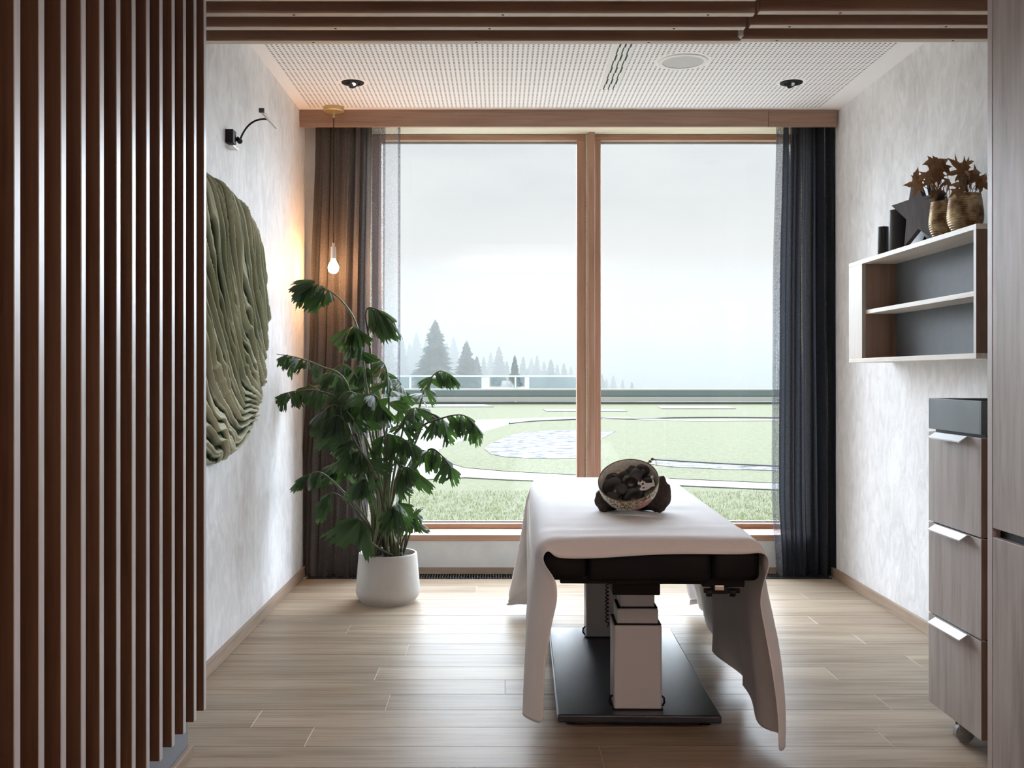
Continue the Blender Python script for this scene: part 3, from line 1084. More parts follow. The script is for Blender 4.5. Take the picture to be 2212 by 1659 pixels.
def candle(px, ytop, wpx, x, label):
    Y = F * x / (px - CX)
    rr = wpx / F * Y / 2
    z = CAMZ - (ytop - CY) / F * Y
    b = BM()
    lathe(b, [(0.0001, ZS), (rr - 0.002, ZS), (rr, ZS + 0.003), (rr, z - 0.003), (rr - 0.003, z), (rr * 0.5, z - 0.003), (0.0001, z - 0.004)], (x, Y, 0), 36, close=False)
    o = obj('pillar_candle', b, M_CANDLE, None, label, 'candle', 'black candles on the wall shelf', smooth=True, angle=40)
    b = BM()
    tube(b, [(x, Y, z - 0.004), (x + 0.001, Y, z + 0.006)], 0.0012, 6)
    obj('wick', b, M_SOIL, o)


candle(1908, 490, 23, 1.815, 'short black pillar candle at the window end of the wall shelf')
candle(1941, 454, 40, 1.83, 'tall black pillar candle between the short candle and the star')


def star(c, Rr, th, dirv, lean, mat, label):
    """five-pointed star standing on its two lower points"""
    d = Vector(dirv).normalized()
    nrm = Vector((d.y, -d.x, 0))
    if nrm.x > 0:
        nrm = -nrm
    up = (Vector((0, 0, 1)) - nrm * lean).normalized()
    ri = Rr * 0.42
    pts = []
    for k in range(10):
        a = PI / 2 + k * PI / 5
        r = Rr if k % 2 == 0 else ri
        pts.append(Vector(c) + d * (r * math.cos(a)) + up * (r * math.sin(a) + Rr * 0.809))
    b = BM()
    prism(b, pts, -nrm * th)
    bmesh.ops.bevel(b, geom=b.edges[:], offset=0.0012, segments=1, affect='EDGES')
    mz = min(v.co.z for v in b.verts)
    bmesh.ops.translate(b, vec=(0, 0, ZS - mz), verts=b.verts[:])
    return obj('wooden_star', b, mat, None, label, 'star', 'wooden stars on the wall shelf')


star((1.765, 4.285, ZS), 0.168, 0.022, (0.28, -0.96, 0), -0.10, M_STARG, 'grey wooden star leaning in front on the wall shelf')
star((1.918, 4.60, ZS), 0.20, 0.016, (0.0, -1.0, 0), 0.0, M_CANDLE, 'black star standing behind the grey star and the dry leaves')

m, n, bs = new_mat('ribbed_antique_gold')
bs.inputs['Metallic'].default_value = 0.85
bs.inputs['Roughness'].default_value = 0.33
tx = n.nodes.new('ShaderNodeTexNoise')
tx.inputs['Scale'].default_value = 28
gg = n.nodes.new('ShaderNodeNewGeometry')
n.links.new(gg.outputs['Position'], tx.inputs['Vector'])
rr_ = n.nodes.new('ShaderNodeValToRGB')
rr_.color_ramp.elements[0].position = 0.35
rr_.color_ramp.elements[0].color = (0.16, 0.09, 0.045, 1)
rr_.color_ramp.elements[1].position = 0.65
rr_.color_ramp.elements[1].color = (0.50, 0.40, 0.24, 1)
n.links.new(tx.outputs['Fac'], rr_.inputs[0])
n.links.new(rr_.outputs[0], bs.inputs['Base Color'])
M_GOLD = m


def gold_pot(x, Y, rmax, h, nrib, label):
    b = BM()
    prof = [(0.0001, 0), (rmax * 0.50, 0), (rmax * 0.58, 0.003)]
    N = nrib * 6
    for i in range(N + 1):
        t = i / N
        base = rmax * (0.60 + 0.40 * math.sin(min(1, t / 0.42) * PI / 2) ** 0.8) if t < 0.42 else rmax * (1 - 0.16 * ((t - 0.42) / 0.58) ** 1.5)
        prof.append((base - 0.0022 * (0.5 + 0.5 * math.cos(2 * PI * t * nrib)), 0.004 + (h - 0.004) * t))
    rt = prof[-1][0]
    prof += [(rt - 0.005, h), (rt - 0.006, h - 0.02), (0.0001, h - 0.025)]
    lathe(b, prof, (x, Y, ZS), 56, close=False)
    t = thing('gold_pot', (x, Y, ZS), label, 'pot', 'ribbed gold pots on the wall shelf')
    obj('pot', b, M_GOLD, t, smooth=True)
    b = BM()
    lathe(b, [(0.0001, h - 0.012), (rt * 0.5, h - 0.008), (rt - 0.007, h - 0.016)], (x, Y, ZS), 24, close=False)
    obj('soil', b, M_SOIL, t)
    return h


gold_pot(1.82, 4.175, 0.060, 0.160, 17, 'ribbed gold pot next to the star, farther from the cabinet')
gold_pot(1.825, 3.995, 0.069, 0.157, 17, 'larger ribbed gold pot beside the tall cabinet')


def maple_mesh(name, seed, mat):
    rnd = random.Random(seed)
    me = bpy.data.meshes.new(name)
    pts = []
    lobes = [(-118, .55), (-62, .85), (0, 1.0), (62, .85), (118, .55)]
    pts.append((0, 0))
    prev = None
    for i, (a, l) in enumerate(lobes):
        l *= rnd.uniform(.85, 1.1)
        for da, f in ((-14, .62), (-7, .72), (0, 1), (7, .72), (14, .62)):
            aa = math.radians(a + da)
            pts.append((math.sin(aa) * l * f, math.cos(aa) * l * f + 0.1))
        if i < 4:
            aa = math.radians(a + 31)
            pts.append((math.sin(aa) * .34, math.cos(aa) * .34 + .1))
    vs = [(0, 0.12, 0)]
    for (x, y) in pts:
        r = math.hypot(x, y)
        vs.append((x, y, -0.35 * r * r + 0.12 * math.sin(5 * x + seed) + rnd.uniform(-.05, .05)))
    n_ = len(pts)
    fs = [(0, i, i + 1) for i in range(1, n_)] + [(0, n_, 1)]
    me.from_pydata(vs, [], fs)
    me.materials.append(mat)
    me.polygons.foreach_set('use_smooth', [True] * len(me.polygons))
    return me


DRY = [maple_mesh('dry_leaf_shape', s, M_DRY) for s in range(4)]


def bouquet(x, Y, zt, tgt, label):
    t = thing('dried_leaf_bunch', (x, Y, zt), label, 'dried plant', 'dried leaf bunches in the gold pots')
    for i, (px, py, dx, s) in enumerate(tgt):
        Yp = Y + dx
        p = W(px, py, Yp)
        b = BM()
        base = Vector((x + R.uniform(-.02, .02), Y + R.uniform(-.02, .02), zt - 0.02))
        mid = base.lerp(p, .55) + Vector((R.uniform(-.01, .01), 0, 0.015))
        tube(b, [base, mid, p], 0.0014, 5)
        st_ = obj('twig', b, M_STEMS, t)
        rot = (PI / 2 + R.uniform(-.6, .6), R.uniform(-PI, PI), R.uniform(-.6, .6))
        link('leaf', DRY[i % 4], p, t, rot=rot, scale=(s * 1.6, s * 1.6, s * 1.4))


zt = ZS + 0.145
bouquet(1.83, 4.175, zt, [(1990, 398, -.02, .044), (1975, 388, .02, .035), (2008, 372, -.02, .050), (2022, 360, .02, .046), (2018, 345, 0, .042), (2003, 385, .03, .04),
                          (2030, 378, -.03, .04), (2044, 356, 0, .038), (2024, 412, -.05, .042), (2047, 388, -.03, .034), (2012, 410, -.05, .03), (2000, 372, -.06, .04), (2035, 368, .04, .03)],
        'brown dried maple leaves arching from the gold pot beside the star')
bouquet(1.83, 3.995, zt, [(2070, 358, 0, .040), (2082, 370, -.02, .044), (2100, 368, .02, .044), (2095, 388, -.03, .046), (2112, 395, .02, .042), (2108, 378, -.01, .04), (2070, 378, .03, .034),
                          (2122, 402, .0, .034), (2063, 408, -.04, .030), (2090, 402, .03, .04), (2085, 350, .02, .03)],
        'brown dried maple leaves in the larger gold pot by the cabinet')

# ------------------------------------------------------------------ massage table
TH = 0.0226
TC = Vector((0.4565, 3.10, 0))


def T(x, y, z):
    return Vector((TC.x + x * math.cos(TH) + y * math.sin(TH), TC.y - x * math.sin(TH) + y * math.cos(TH), z))


def tb(bm):
    for v in bm.verts:
        v.co = T(*v.co)
    return bm


tab = thing('massage_table', T(0, 0.9, 0), 'black massage table on grey lifting columns under the white sheet', 'massage table')
PN, PF = 0.278, 1.450            # foot plate from, to
pcx = 0.0
obj('foot_plate', tb(box(-0.272, 0.272, PN, PF, 0.0205, 0.048, 0.006, 3)), M_BASEPLATE, tab)
for sx in (-1, 1):
    for yy in (PN + 0.05, PF - 0.05):
        b = BM()
        lathe(b, [(0.0001, 0), (0.020, 0), (0.021, 0.006), (0.010, 0.010), (0.007, 0.021), (0.0001, 0.021)], (sx * 0.225, yy, 0), 20, close=False)
        obj('levelling_foot', tb(b), M_CHROME, tab, smooth=True, angle=40)


def column(x0, x1, yn, dep):
    cc = (x0 + x1) / 2
    hw = (x1 - x0) / 2
    b = tb(box(x0, x1, yn, yn + dep, 0.048, 0.333, 0.008, 3))
    c = obj('lift_column', b, M_COLUMN, tab)
    for (k, za, zb_) in ((0.011, 0.333, 0.387), (0.022, 0.387, 0.470)):
        obj('column_stage', tb(box(cc - hw + k, cc + hw - k, yn + k, yn + dep - k, za, zb_, 0.006, 2)), M_COLUMN, c)
        obj('wiper_ring', tb(box(cc - hw + k - 0.009, cc + hw - k + 0.009, yn + k - 0.009, yn + dep - k + 0.009, za, za + 0.004, 0.001, 1)), M_BLACK, c)
    obj('column_foot', tb(box(x0 - 0.004, x1 + 0.004, yn - 0.004, yn + dep + 0.004, 0.0482, 0.052, 0.001, 1)), M_BLACK, c)
    for (px_, sg) in ((x0, -1), (x1, 1)):
        b = BM()
        tube(b, [(px_ + sg * 0.001, yn + 0.03, 0.088), (px_ + sg * 0.011, yn + 0.03, 0.080), (px_ + sg * 0.012, yn + 0.03, 0.064), (px_ + sg * 0.004, yn + 0.028, 0.053)], 0.0035, 8)
        obj('cable', tb(b), M_BLACK, c, smooth=True)
    return c


column(-0.080, 0.082, 0.333, 0.150)
column(-0.115, 0.047, 1.275, 0.150)
for (x0, x1, yn) in ((-0.095, 0.085, 0.325), (-0.135, 0.055, 1.26)):
    obj('lift_bracket', tb(box(x0 + 0.01, x1 - 0.01, yn, yn + 0.17, 0.436, 0.475, 0.004)), M_BLACK, tab)
    b = BM()
    prism(b, [(x0 - 0.03, yn + 0.02, 0.545), (x1 + 0.03, yn + 0.02, 0.545), (x1, yn + 0.02, 0.47), (x0, yn + 0.02, 0.47)], (0, 0.13, 0))
    obj('lift_bracket', tb(b), M_BLACK, tab)
b = BM()
for i in range(14):                        # spiral cable beside the near column
    pass
pts = []
for i in range(120):
    t = i / 119
    pts.append((-0.097 + 0.0055 * math.cos(t * 2 * PI * 12), 0.40 + 0.0055 * math.sin(t * 2 * PI * 12), 0.485 - 0.16 * t))
pts.append((-0.095, 0.40, 0.31))
tube(b, pts, 0.0018, 5)
obj('spiral_cable', tb(b), M_BLACK, tab, smooth=True)
obj('table_frame', tb(box(-0.27, 0.27, 0.10, 1.76, 0.520, 0.552, 0.004)), M_BLACK, tab)
b = BM()
bx(b, -0.335, -0.1892, 0.0, 1.85, 0.548, 0.655, 0.022, 4)
obj('mattress_wing', tb(b), M_BLACKLEATHER, tab, smooth=True, angle=50)
b = BM()
bx(b, 0.1892, 0.335, 0.0, 1.85, 0.548, 0.655, 0.022, 4)
obj('mattress_wing', tb(b), M_BLACKLEATHER, tab, smooth=True, angle=50)
b = BM()
bx(b, -0.1885, 0.1885, 0.0, 1.85, 0.543, 0.662, 0.018, 4)
obj('mattress', tb(b), M_BLACKLEATHER, tab, smooth=True, angle=50)
# release lever under the right side
b = BM()
bx(b, 0.17, 0.30, 0.06, 0.11, 0.520, 0.548, 0.003)
bx(b, 0.20, 0.245, 0.05, 0.10, 0.500, 0.522, 0.002)
obj('lever_bracket', tb(b), M_BLACK, tab)
b = BM()
tube(b, [(0.175, 0.065, 0.508), (0.285, 0.065, 0.508)], 0.007, 12)
for xx in (0.19, 0.262):
    tube(b, [(xx - 0.008, 0.062, 0.503), (xx + 0.008, 0.062, 0.503)], 0.013, 14)
obj('release_lever', tb(b), M_BLACK, tab, smooth=True, angle=40)
obj('lever_clip', tb(box(0.205, 0.235, 0.045, 0.05, 0.512, 0.528, 0.002)), M_CHROME, tab)

# ------------------------------------------------------------------ sheet (draped shape, quantised)
SNX, SNY = 50, 62


def drape():
    """let the cloth fall over the table block, keep the settled shape as plain mesh, remove the helpers"""
    tmp = []
    for dims in ((-.335, .335, 0, 1.85, .545, .668, .03), (-2, 2, -1, 4, -.2, 0, .001)):
        bmc = box(*dims, 4)
        bmesh.ops.triangulate(bmc, faces=bmc.faces[:])
        mc = bpy.data.meshes.new('collider')
        bmc.to_mesh(mc)
        bmc.free()
        oc = bpy.data.objects.new('collider', mc)
        C.objects.link(oc)
        oc.modifiers.new('c', 'COLLISION')
        oc.collision.thickness_outer = 0.006
        oc.collision.cloth_friction = 30
        tmp.append(oc)
    rot = math.radians(1.2)
    V_ = []
    for j in range(SNY):
        for i in range(SNX):
            x = -.93 + 1.89 * i / (SNX - 1)
            y = -.05 + 2.36 * j / (SNY - 1)
            V_.append((x * math.cos(rot) - (y - .9) * math.sin(rot), y + x * math.sin(rot), .680 + .002 * math.sin(x * 9 + y * 5)))
    F_ = [(j * SNX + i, j * SNX + i + 1, (j + 1) * SNX + i + 1, (j + 1) * SNX + i) for j in range(SNY - 1) for i in range(SNX - 1)]
    ms = bpy.data.meshes.new('falling_cloth')
    ms.from_pydata(V_, [], F_)
    so = bpy.data.objects.new('falling_cloth', ms)
    C.objects.link(so)
    vg = so.vertex_groups.new(name='pin')
    vg.add([k for k, v in enumerate(V_) if abs(v[0]) < .30 and .06 < v[1] < 1.78], 1.0, 'REPLACE')
    cm = so.modifiers.new('cl', 'CLOTH')
    st = cm.settings
    st.quality = 7
    st.mass = .25
    st.tension_stiffness = 25
    st.compression_stiffness = 15
    st.shear_stiffness = 4
    st.bending_stiffness = .35
    st.air_damping = 2
    st.vertex_group_mass = 'pin'
    cs = cm.collision_settings
    cs.use_self_collision = True
    cs.self_distance_min = .006
    cs.distance_min = .006
    cs.collision_quality = 3
    SC.frame_end = 80
    cm.point_cache.frame_end = 80
    for fr_ in range(1, 81):
        SC.frame_set(fr_)
    ev = so.evaluated_get(bpy.context.evaluated_depsgraph_get()).to_mesh()
    out = [v.co.copy() for v in ev.vertices]
    for q in [so] + tmp:
        bpy.data.objects.remove(q, do_unlink=True)
    SC.frame_set(1)
    return out


vs = []
for v in drape():
    x, y, z = v
    if z > 0.655:
        z += 0.0035 * noise.noise(Vector((x * 3.0, y * 9, 1))) + 0.004 * math.exp(-((y - 0.17 - 0.05 * math.sin(4 * x)) / 0.03) ** 2)
    n_ = y / 1.85
    dz_ = max(0.0, 0.62 - z)
    if y < 0.02 and abs(x) < 0.32 and z > 0.58:
        z += 0.006 * math.sin(9 * x + 1) * max(0.0, 1 - z / 0.69) * 12
    if dz_ > 0 and x > 0.2:
        x += dz_ * (0.24 + 0.05 * math.sin(11 * y + 1)) + 0.020 * min(1, dz_ / .3) * math.sin(17 * y + 3 * dz_)
        x -= 0.055 * max(0.0, 1 - (y + 0.05) / 0.16) ** 1.5 * min(1, dz_ / .12)
        z += 0.035 * min(1, dz_ / .5) * (0.5 + 0.5 * math.sin(13 * y + 2)) * (y > 0.05)
    elif dz_ > 0 and x < -0.2:
        x -= dz_ * (0.16 - 0.15 * n_) + 0.016 * min(1, dz_ / .3) * math.sin(15 * y + 1 + 2 * dz_)
        x += 0.055 * max(0.0, 1 - (y + 0.05) / 0.16) ** 1.5 * min(1, dz_ / .12)
        z += 0.03 * min(1, dz_ / .5)
    vs.append(T(x, y, z + 0.001))
fs = [(j * SNX + i, j * SNX + i + 1, (j + 1) * SNX + i + 1, (j + 1) * SNX + i) for j in range(SNY - 1) for i in range(SNX - 1)]
me = bpy.data.meshes.new('bed_sheet')
me.from_pydata([tuple(v) for v in vs], [], fs)
me.materials.append(M_SHEET)
me.polygons.foreach_set('use_smooth', [True] * len(me.polygons))
sheet = link('bed_sheet', me, (0, 0, 0), label='white cotton sheet draped over the massage table down to the floor', cat='sheet')
md = sheet.modifiers.new('sub', 'SUBSURF')
md.levels = md.render_levels = 2
md = sheet.modifiers.new('thick', 'SOLIDIFY')
md.thickness = 0.0018
md.offset = 0

# ------------------------------------------------------------------ bowl with stones, rolled towel
m, n, bs = new_mat('painted_porcelain')
L = n.links.new
tcn = n.nodes.new('ShaderNodeTexCoord')
vo = n.nodes.new('ShaderNodeTexNoise')
vo.inputs['Scale'].default_value = 75
vo.inputs['Detail'].default_value = 5
vo.inputs['Distortion'].default_value = 2.5
L(tcn.outputs['Object'], vo.inputs['Vector'])
cr_ = n.nodes.new('ShaderNodeValToRGB')
cr_.color_ramp.elements[0].position = 0.44
cr_.color_ramp.elements[0].color = (0.10, 0.075, 0.035, 1)
cr_.color_ramp.elements[1].position = 0.54
cr_.color_ramp.elements[1].color = (0.60, 0.55, 0.42, 1)
L(vo.outputs['Fac'], cr_.inputs[0])
ds = n.nodes.new('ShaderNodeVectorMath')
ds.operation = 'DISTANCE'
ds.inputs[1].default_value = (0.062, -0.085, 0.035)
L(tcn.outputs['Object'], ds.inputs[0])
nn = n.nodes.new('ShaderNodeTexNoise')
nn.inputs['Scale'].default_value = 60
L(tcn.outputs['Object'], nn.inputs['Vector'])
ad = n.nodes.new('ShaderNodeMath')
ad.operation = 'MULTIPLY_ADD'
ad.inputs[1].default_value = 0.03
L(nn.outputs['Fac'], ad.inputs[0])
L(ds.outputs['Value'], ad.inputs[2])
lt = n.nodes.new('ShaderNodeMath')
lt.operation = 'LESS_THAN'
lt.inputs[1].default_value = 0.050
L(ad.outputs[0], lt.inputs[0])
mk = n.nodes.new('ShaderNodeMix')
mk.data_type = 'RGBA'
L(lt.outputs[0], mk.inputs[0])
L(cr_.outputs[0], mk.inputs[6])
mk.inputs[7].default_value = (0.50, 0.22, 0.20, 1)
L(mk.outputs[2], bs.inputs['Base Color'])
bs.inputs['Roughness'].default_value = 0.18
M_BOWL = m
M_BOWLIN = plain('glazed_bowl_inside', (0.80, 0.84, 0.78), 0.10, var=0.15, vscale=60)

bn = Vector((-0.17, -0.60, 0.78)).normalized()
bc = W(1357, 1037, 3.60)                     # rim centre
BH = 0.088
base = bc - bn * BH
rot_m = bn.to_track_quat('Z', 'Y').to_matrix()
bowl = thing('stone_bowl', (bc.x, bc.y, 0.69), 'painted porcelain bowl tipped forward, filled with black stones, on the sheet', 'bowl')


def bl(bm):
    for v in bm.verts:
        v.co = base + rot_m @ v.co
    return bm


b = BM()
lathe(b, [(0.0001, 0.0), (0.050, 0.0), (0.052, 0.004), (0.075, 0.012), (0.094, 0.030), (0.105, 0.055), (0.108, 0.078), (0.107, BH)], n=64, close=False)
bm_o = bl(b)
me_o = bpy.data.meshes.new('bowl_shell')
bmesh.ops.recalc_face_normals(bm_o, faces=bm_o.faces[:])
for v in bm_o.verts:
    v.co = rot_m.inverted() @ (v.co - base)
bm_o.to_mesh(me_o)
me_o.materials.append(M_BOWL)
me_o.polygons.foreach_set('use_smooth', [True] * len(me_o.polygons))
link('bowl_shell', me_o, base, bowl, rot=rot_m.to_euler())
b = BM()
lathe(b, [(0.107, BH), (0.1045, BH + 0.0015), (0.103, BH - 0.002), (0.101, 0.058), (0.090, 0.033), (0.070, 0.017), (0.0001, 0.008)], n=64, close=False)
obj('bowl_inside', bl(b), M_BOWLIN, bowl, smooth=True)
b = BM()
pts = [(0.1055 * math.cos(2 * PI * k / 64), 0.1055 * math.sin(2 * PI * k / 64), BH + 0.001) for k in range(65)]
tube(b, pts, 0.0020, 6, cap=False)
obj('gilt_rim', bl(b), plain('dull_gilt', (0.20, 0.15, 0.07), 0.4, metal=0.6), bowl, smooth=True)
# stones: (angle-free local x, y, r) in the bowl's own frame, x right, y up the slope
ex = (rot_m.inverted() @ Vector((1, 0, 0)))
ex = Vector((ex.x, ex.y, 0)).normalized()
ey = Vector((-ex.y, ex.x, 0))
if (rot_m @ ey).z < 0:
    ey = -ey
stones = [(0.010, -0.062, 0.034, 0.020, .050, 0, 'large smooth black oval stone at the front of the bowl'),
          (-0.055, -0.005, 0.036, 0.022, .052, 0, 'big rounded charcoal stone at the left in the bowl'),
          (-0.030, -0.030, 0.022, 0.016, .060, 1, 'small grey stone between the big ones in the bowl'),
          (0.030, 0.030, 0.024, 0.018, .066, 1, 'angular dark grey stone near the back of the bowl'),
          (0.056, 0.052, 0.021, 0.019, .064, 0, 'dark reddish black stone at the top right in the bowl'),
          (0.005, 0.005, 0.026, 0.018, .060, 0, 'black stone in the middle of the bowl'),
          (-0.012, 0.040, 0.020, 0.014, .056, 0, 'flat black stone at the back of the bowl'),
          (0.066, 0.000, 0.025, 0.012, .052, 0, 'flat black stone at the right side in the bowl'),
          (-0.062, -0.048, 0.020, 0.013, .052, 1, 'grey stone low at the left rim of the bowl'),
          (-0.055, 0.040, 0.024, 0.014, .050, 0, 'black stone at the upper left in the bowl'),
          (0.030, -0.030, 0.020, 0.012, .050, 0, 'black stone under the white scrap in the bowl'),
          (0.020, 0.066, 0.018, 0.014, .056, 1, 'small dark grey stone at the top rim inside the bowl')]
for i, (sx, sy, r, rz, h, k, lab) in enumerate(stones):
    b = BM()
    c_ = ex * sx * .97 + ey * (sy * .95 + .006) + Vector((0, 0, h + .008))
    blob(b, (0, 0, 0), r * 1.3, r * 1.15, rz * 1.15, i + 2, 0.25 if k else 0.10, 3, 1.6)
    rz_m = Matrix.Rotation(R.uniform(0, 3), 3, 'Z')
    for v in b.verts:
        v.co = base + rot_m @ (c_ + rz_m @ v.co)
    obj('stone', b, M_STONE2 if k else M_STONE, None, lab, 'stone', 'black stones in the painted bowl', smooth=True)
for i, (sx, sy, r, h, lab) in enumerate(((-0.042, -0.066, 0.011, .052, 'small tan shell at the lower left rim inside the bowl'), (-0.030, 0.066, 0.013, .066, 'round golden disc at the top left inside the bowl'))):
    b = BM()
    c_ = ex * sx + ey * sy + Vector((0, 0, h))
    blob(b, (0, 0, 0), r, r * 0.9, r * 0.55, i + 20, 0.15, 2, 1.6)
    for v in b.verts:
        v.co = base + rot_m @ (c_ + v.co)
    obj('shell', b, M_TAN, None, lab, 'shell', smooth=True)
# pale dotted cloth scrap in the bowl
b = BM()
g0 = []
for j in range(7):
    for i in range(9):
        sx, sy = 0.030 + 0.0085 * i, -0.050 + 0.009 * j
        g0.append(b.verts.new(base + rot_m @ (ex * sx + ey * (sy + 0.35 * (sx - .03)) + Vector((0, 0, .070 + 0.003 * math.sin(i * 1.3 + j))))))
for j in range(6):
    for i in range(8):
        if math.hypot(0.030 + 0.0085 * (i + 1), -0.050 + 0.009 * (j + 1) + 0.35 * 0.0085 * i) < 0.098 and not (j == 5 and i % 2):
            b.faces.new((g0[j * 9 + i], g0[j * 9 + i + 1], g0[(j + 1) * 9 + i + 1], g0[(j + 1) * 9 + i]))
bmesh.ops.delete(b, geom=[v for v in b.verts if not v.link_faces], context='VERTS')
m, n, bs = new_mat('dotted_white_lace')
vv = n.nodes.new('ShaderNodeTexVoronoi')
vv.inputs['Scale'].default_value = 75
vv.inputs['Randomness'].default_value = 0.35
tcn = n.nodes.new('ShaderNodeTexCoord')
n.links.new(tcn.outputs['Object'], vv.inputs['Vector'])
rr2 = n.nodes.new('ShaderNodeValToRGB')
rr2.color_ramp.elements[0].position = 0.30
rr2.color_ramp.elements[0].color = (0.02, 0.02, 0.02, 1)
rr2.color_ramp.elements[1].position = 0.36
rr2.color_ramp.elements[1].color = (0.8, 0.8, 0.8, 1)
n.links.new(vv.outputs['Distance'], rr2.inputs[0])
n.links.new(rr2.outputs[0], bs.inputs['Base Color'])
lace = obj('lace_scrap', b, m, None, 'white scrap dotted with black lying on the stones in the bowl', 'cloth')
md = lace.modifiers.new('thick', 'SOLIDIFY')
md.thickness = 0.0012
# dried seed sprig at the back rim
sg = thing('seed_sprig', W(1408, 1003, 3.66), 'tiny curled dry sprig standing at the back rim of the bowl', 'sprig')
b = BM()
tube(b, [W(1385, 1020, 3.66), W(1398, 1004, 3.66), W(1410, 991, 3.66), W(1417, 995, 3.66), W(1418, 1006, 3.66)], 0.0010, 5)
obj('twig', b, M_STEMS, sg)
for (a, q) in ((1404, 997), (1409, 992), (1399, 1001)):
    b = BM()
    blob(b, W(a, q, 3.66), .0055, .004, .0055, a, .3, 2)
    obj('seed_head', b, M_DRY, sg, smooth=True)

# towel roll bent around the back of the bowl
b = BM()
NT, NC = 90, 36
rings = []
for i in range(NT + 1):
    t = i / NT
    a = PI * (1.02 - 1.06 * t)
    cx_ = bc.x + 0.022 + 0.098 * math.cos(a)
    cy_ = 3.665 + 0.085 * math.sin(a)
    r = 0.034 + 0.011 * t + 0.005 * math.sin(9 * t)
    r *= min(1, 0.55 + 6 * min(t, 1 - t))
    rv = []
    for k in range(NC):
        ph = 2 * PI * k / NC
        rad = r * (1 + 0.22 * noise.noise(Vector((3 * math.cos(ph), 3 * math.sin(ph), t * 7))) - 0.28 * math.exp(-((ph - 2.0 - 0.4 * math.sin(5 * t)) / 0.16) ** 2) - 0.22 * math.exp(-((ph - 3.9 - 0.3 * t) / 0.2) ** 2))
        z = r * 1.12 * (1 + 0.25 * t) + rad * math.sin(ph) * (1.0 + 0.32 * t)
        out = rad * math.cos(ph)
        rv.append(b.verts.new((cx_ + out * math.cos(a), cy_ + out * math.sin(a), 0.680 + max(0.0, z))))
    rings.append(rv)
for r0, r1 in zip(rings, rings[1:]):
    for k in range(NC):
        b.faces.new((r0[k], r0[(k + 1) % NC], r1[(k + 1) % NC], r1[k]))
b.faces.new(rings[0])
b.faces.new(rings[-1][::-1])
obj('rolled_towel', b, M_TOWEL, None, 'dark brown rolled towel propping up the bowl from behind', 'towel', smooth=True)

# ------------------------------------------------------------------ potted fishtail palm
QX, QY = -0.583, 5.30
pot = thing('potted_palm', (QX, QY, 0), 'tall fishtail palm with ragged leaves in a pale concrete pot by the window', 'potted plant')
b = BM()
lathe(b, [(0.0001, 0.0), (0.140, 0.0), (0.144, 0.010), (0.147, 0.014), (0.160, 0.030), (0.166, 0.050), (0.166, 0.070), (0.151, 0.246), (0.1495, 0.252), (0.146, 0.254), (0.140, 0.252), (0.138, 0.240), (0.138, 0.222), (0.0001, 0.222)], (QX, QY, 0), 72, close=False)
obj('pot', b, M_POT, pot, smooth=True, angle=50)
b = BM()
lathe(b, [(0.0001, 0.236), (0.05, 0.238), (0.10, 0.232), (0.139, 0.226)], (QX, QY, 0), 40, close=False)
for v in b.verts:
    v.co.z += 0.006 * noise.noise(v.co * 60)
obj('soil', b, M_SOIL, pot)


def leaf_mesh(seed):
    rnd = random.Random(seed)
    NS, NTT = 13, 6
    vs, fs = [], []
    asym = rnd.uniform(-.25, .25)
    Ls = []
    for i in range(NS):
        s = -1 + 2 * i / (NS - 1)
        Ls.append(0.72 + asym * s + 0.22 * (1 - abs(s)) + (0.07 if i % 2 else -0.04) + rnd.uniform(-.06, .06))
    wd = rnd.uniform(.26, .46)
    cv = rnd.uniform(.15, .45)
    for j in range(NTT + 1):
        t = j / NTT
        for i in range(NS):
            s = -1 + 2 * i / (NS - 1)
            wt = 0.03 + wd * t ** 0.75
            x = s * wt * (1 - 0.12 * t * (abs(s) > .9))
            y = t * Ls[i]
            z = -cv * y * y - 0.30 * abs(x) + 0.03 * math.sin(s * 9 + seed) * t
            vs.append((x, y, z))
    for j in range(NTT):
        for i in range(NS - 1):
            if j >= NTT - 2 and i in (3, 8) and rnd.random() < .8:
                continue
            a = j * NS + i
            fs.append((a, a + 1, a + NS + 1, a + NS))
    me = bpy.data.meshes.new('fishtail_leaf_shape')
    me.from_pydata(vs, [], fs)
    me.materials.append(M_LEAF)
    me.polygons.foreach_set('use_smooth', [True] * len(me.polygons))
    return me


LM = [leaf_mesh(s) for s in range(8)]
nleaf = 0


def place_leaf(p, d, nrm, s):
    global nleaf
    d = d.normalized()
    x = d.cross(nrm)
    if x.length < .05:
        x = d.cross(Vector((1, 0, 0)))
    x.normalize()
    z = x.cross(d)
    mt = Matrix((x, d, z)).transposed()
    end = p + d * s
    if end.x < XL + 0.09 or end.y > 5.80:
        p = p + Vector((max(0, XL + 0.10 - end.x), min(0, 5.79 - end.y), 0))
    link('leaf', LM[R.randrange(8)], p, pot, rot=mt.to_euler(), scale=(s * R.uniform(.85, 1.1), s, s))
    nleaf += 1


def crom(P_, n_=10):
    out = []
    Q = [P_[0] * 2 - P_[1]] + P_ + [P_[-1] * 2 - P_[-2]]
    for a in range(1, len(Q) - 2):
        for k in range(n_):
            t = k / n_
            out.append(0.5 * ((2 * Q[a]) + (Q[a + 1] - Q[a - 1]) * t + (2 * Q[a - 1] - 5 * Q[a] + 4 * Q[a + 1] - Q[a + 2]) * t * t + (3 * Q[a] - Q[a - 1] - 3 * Q[a + 1] + Q[a + 2]) * t ** 3))
    out.append(P_[-1])
    return out


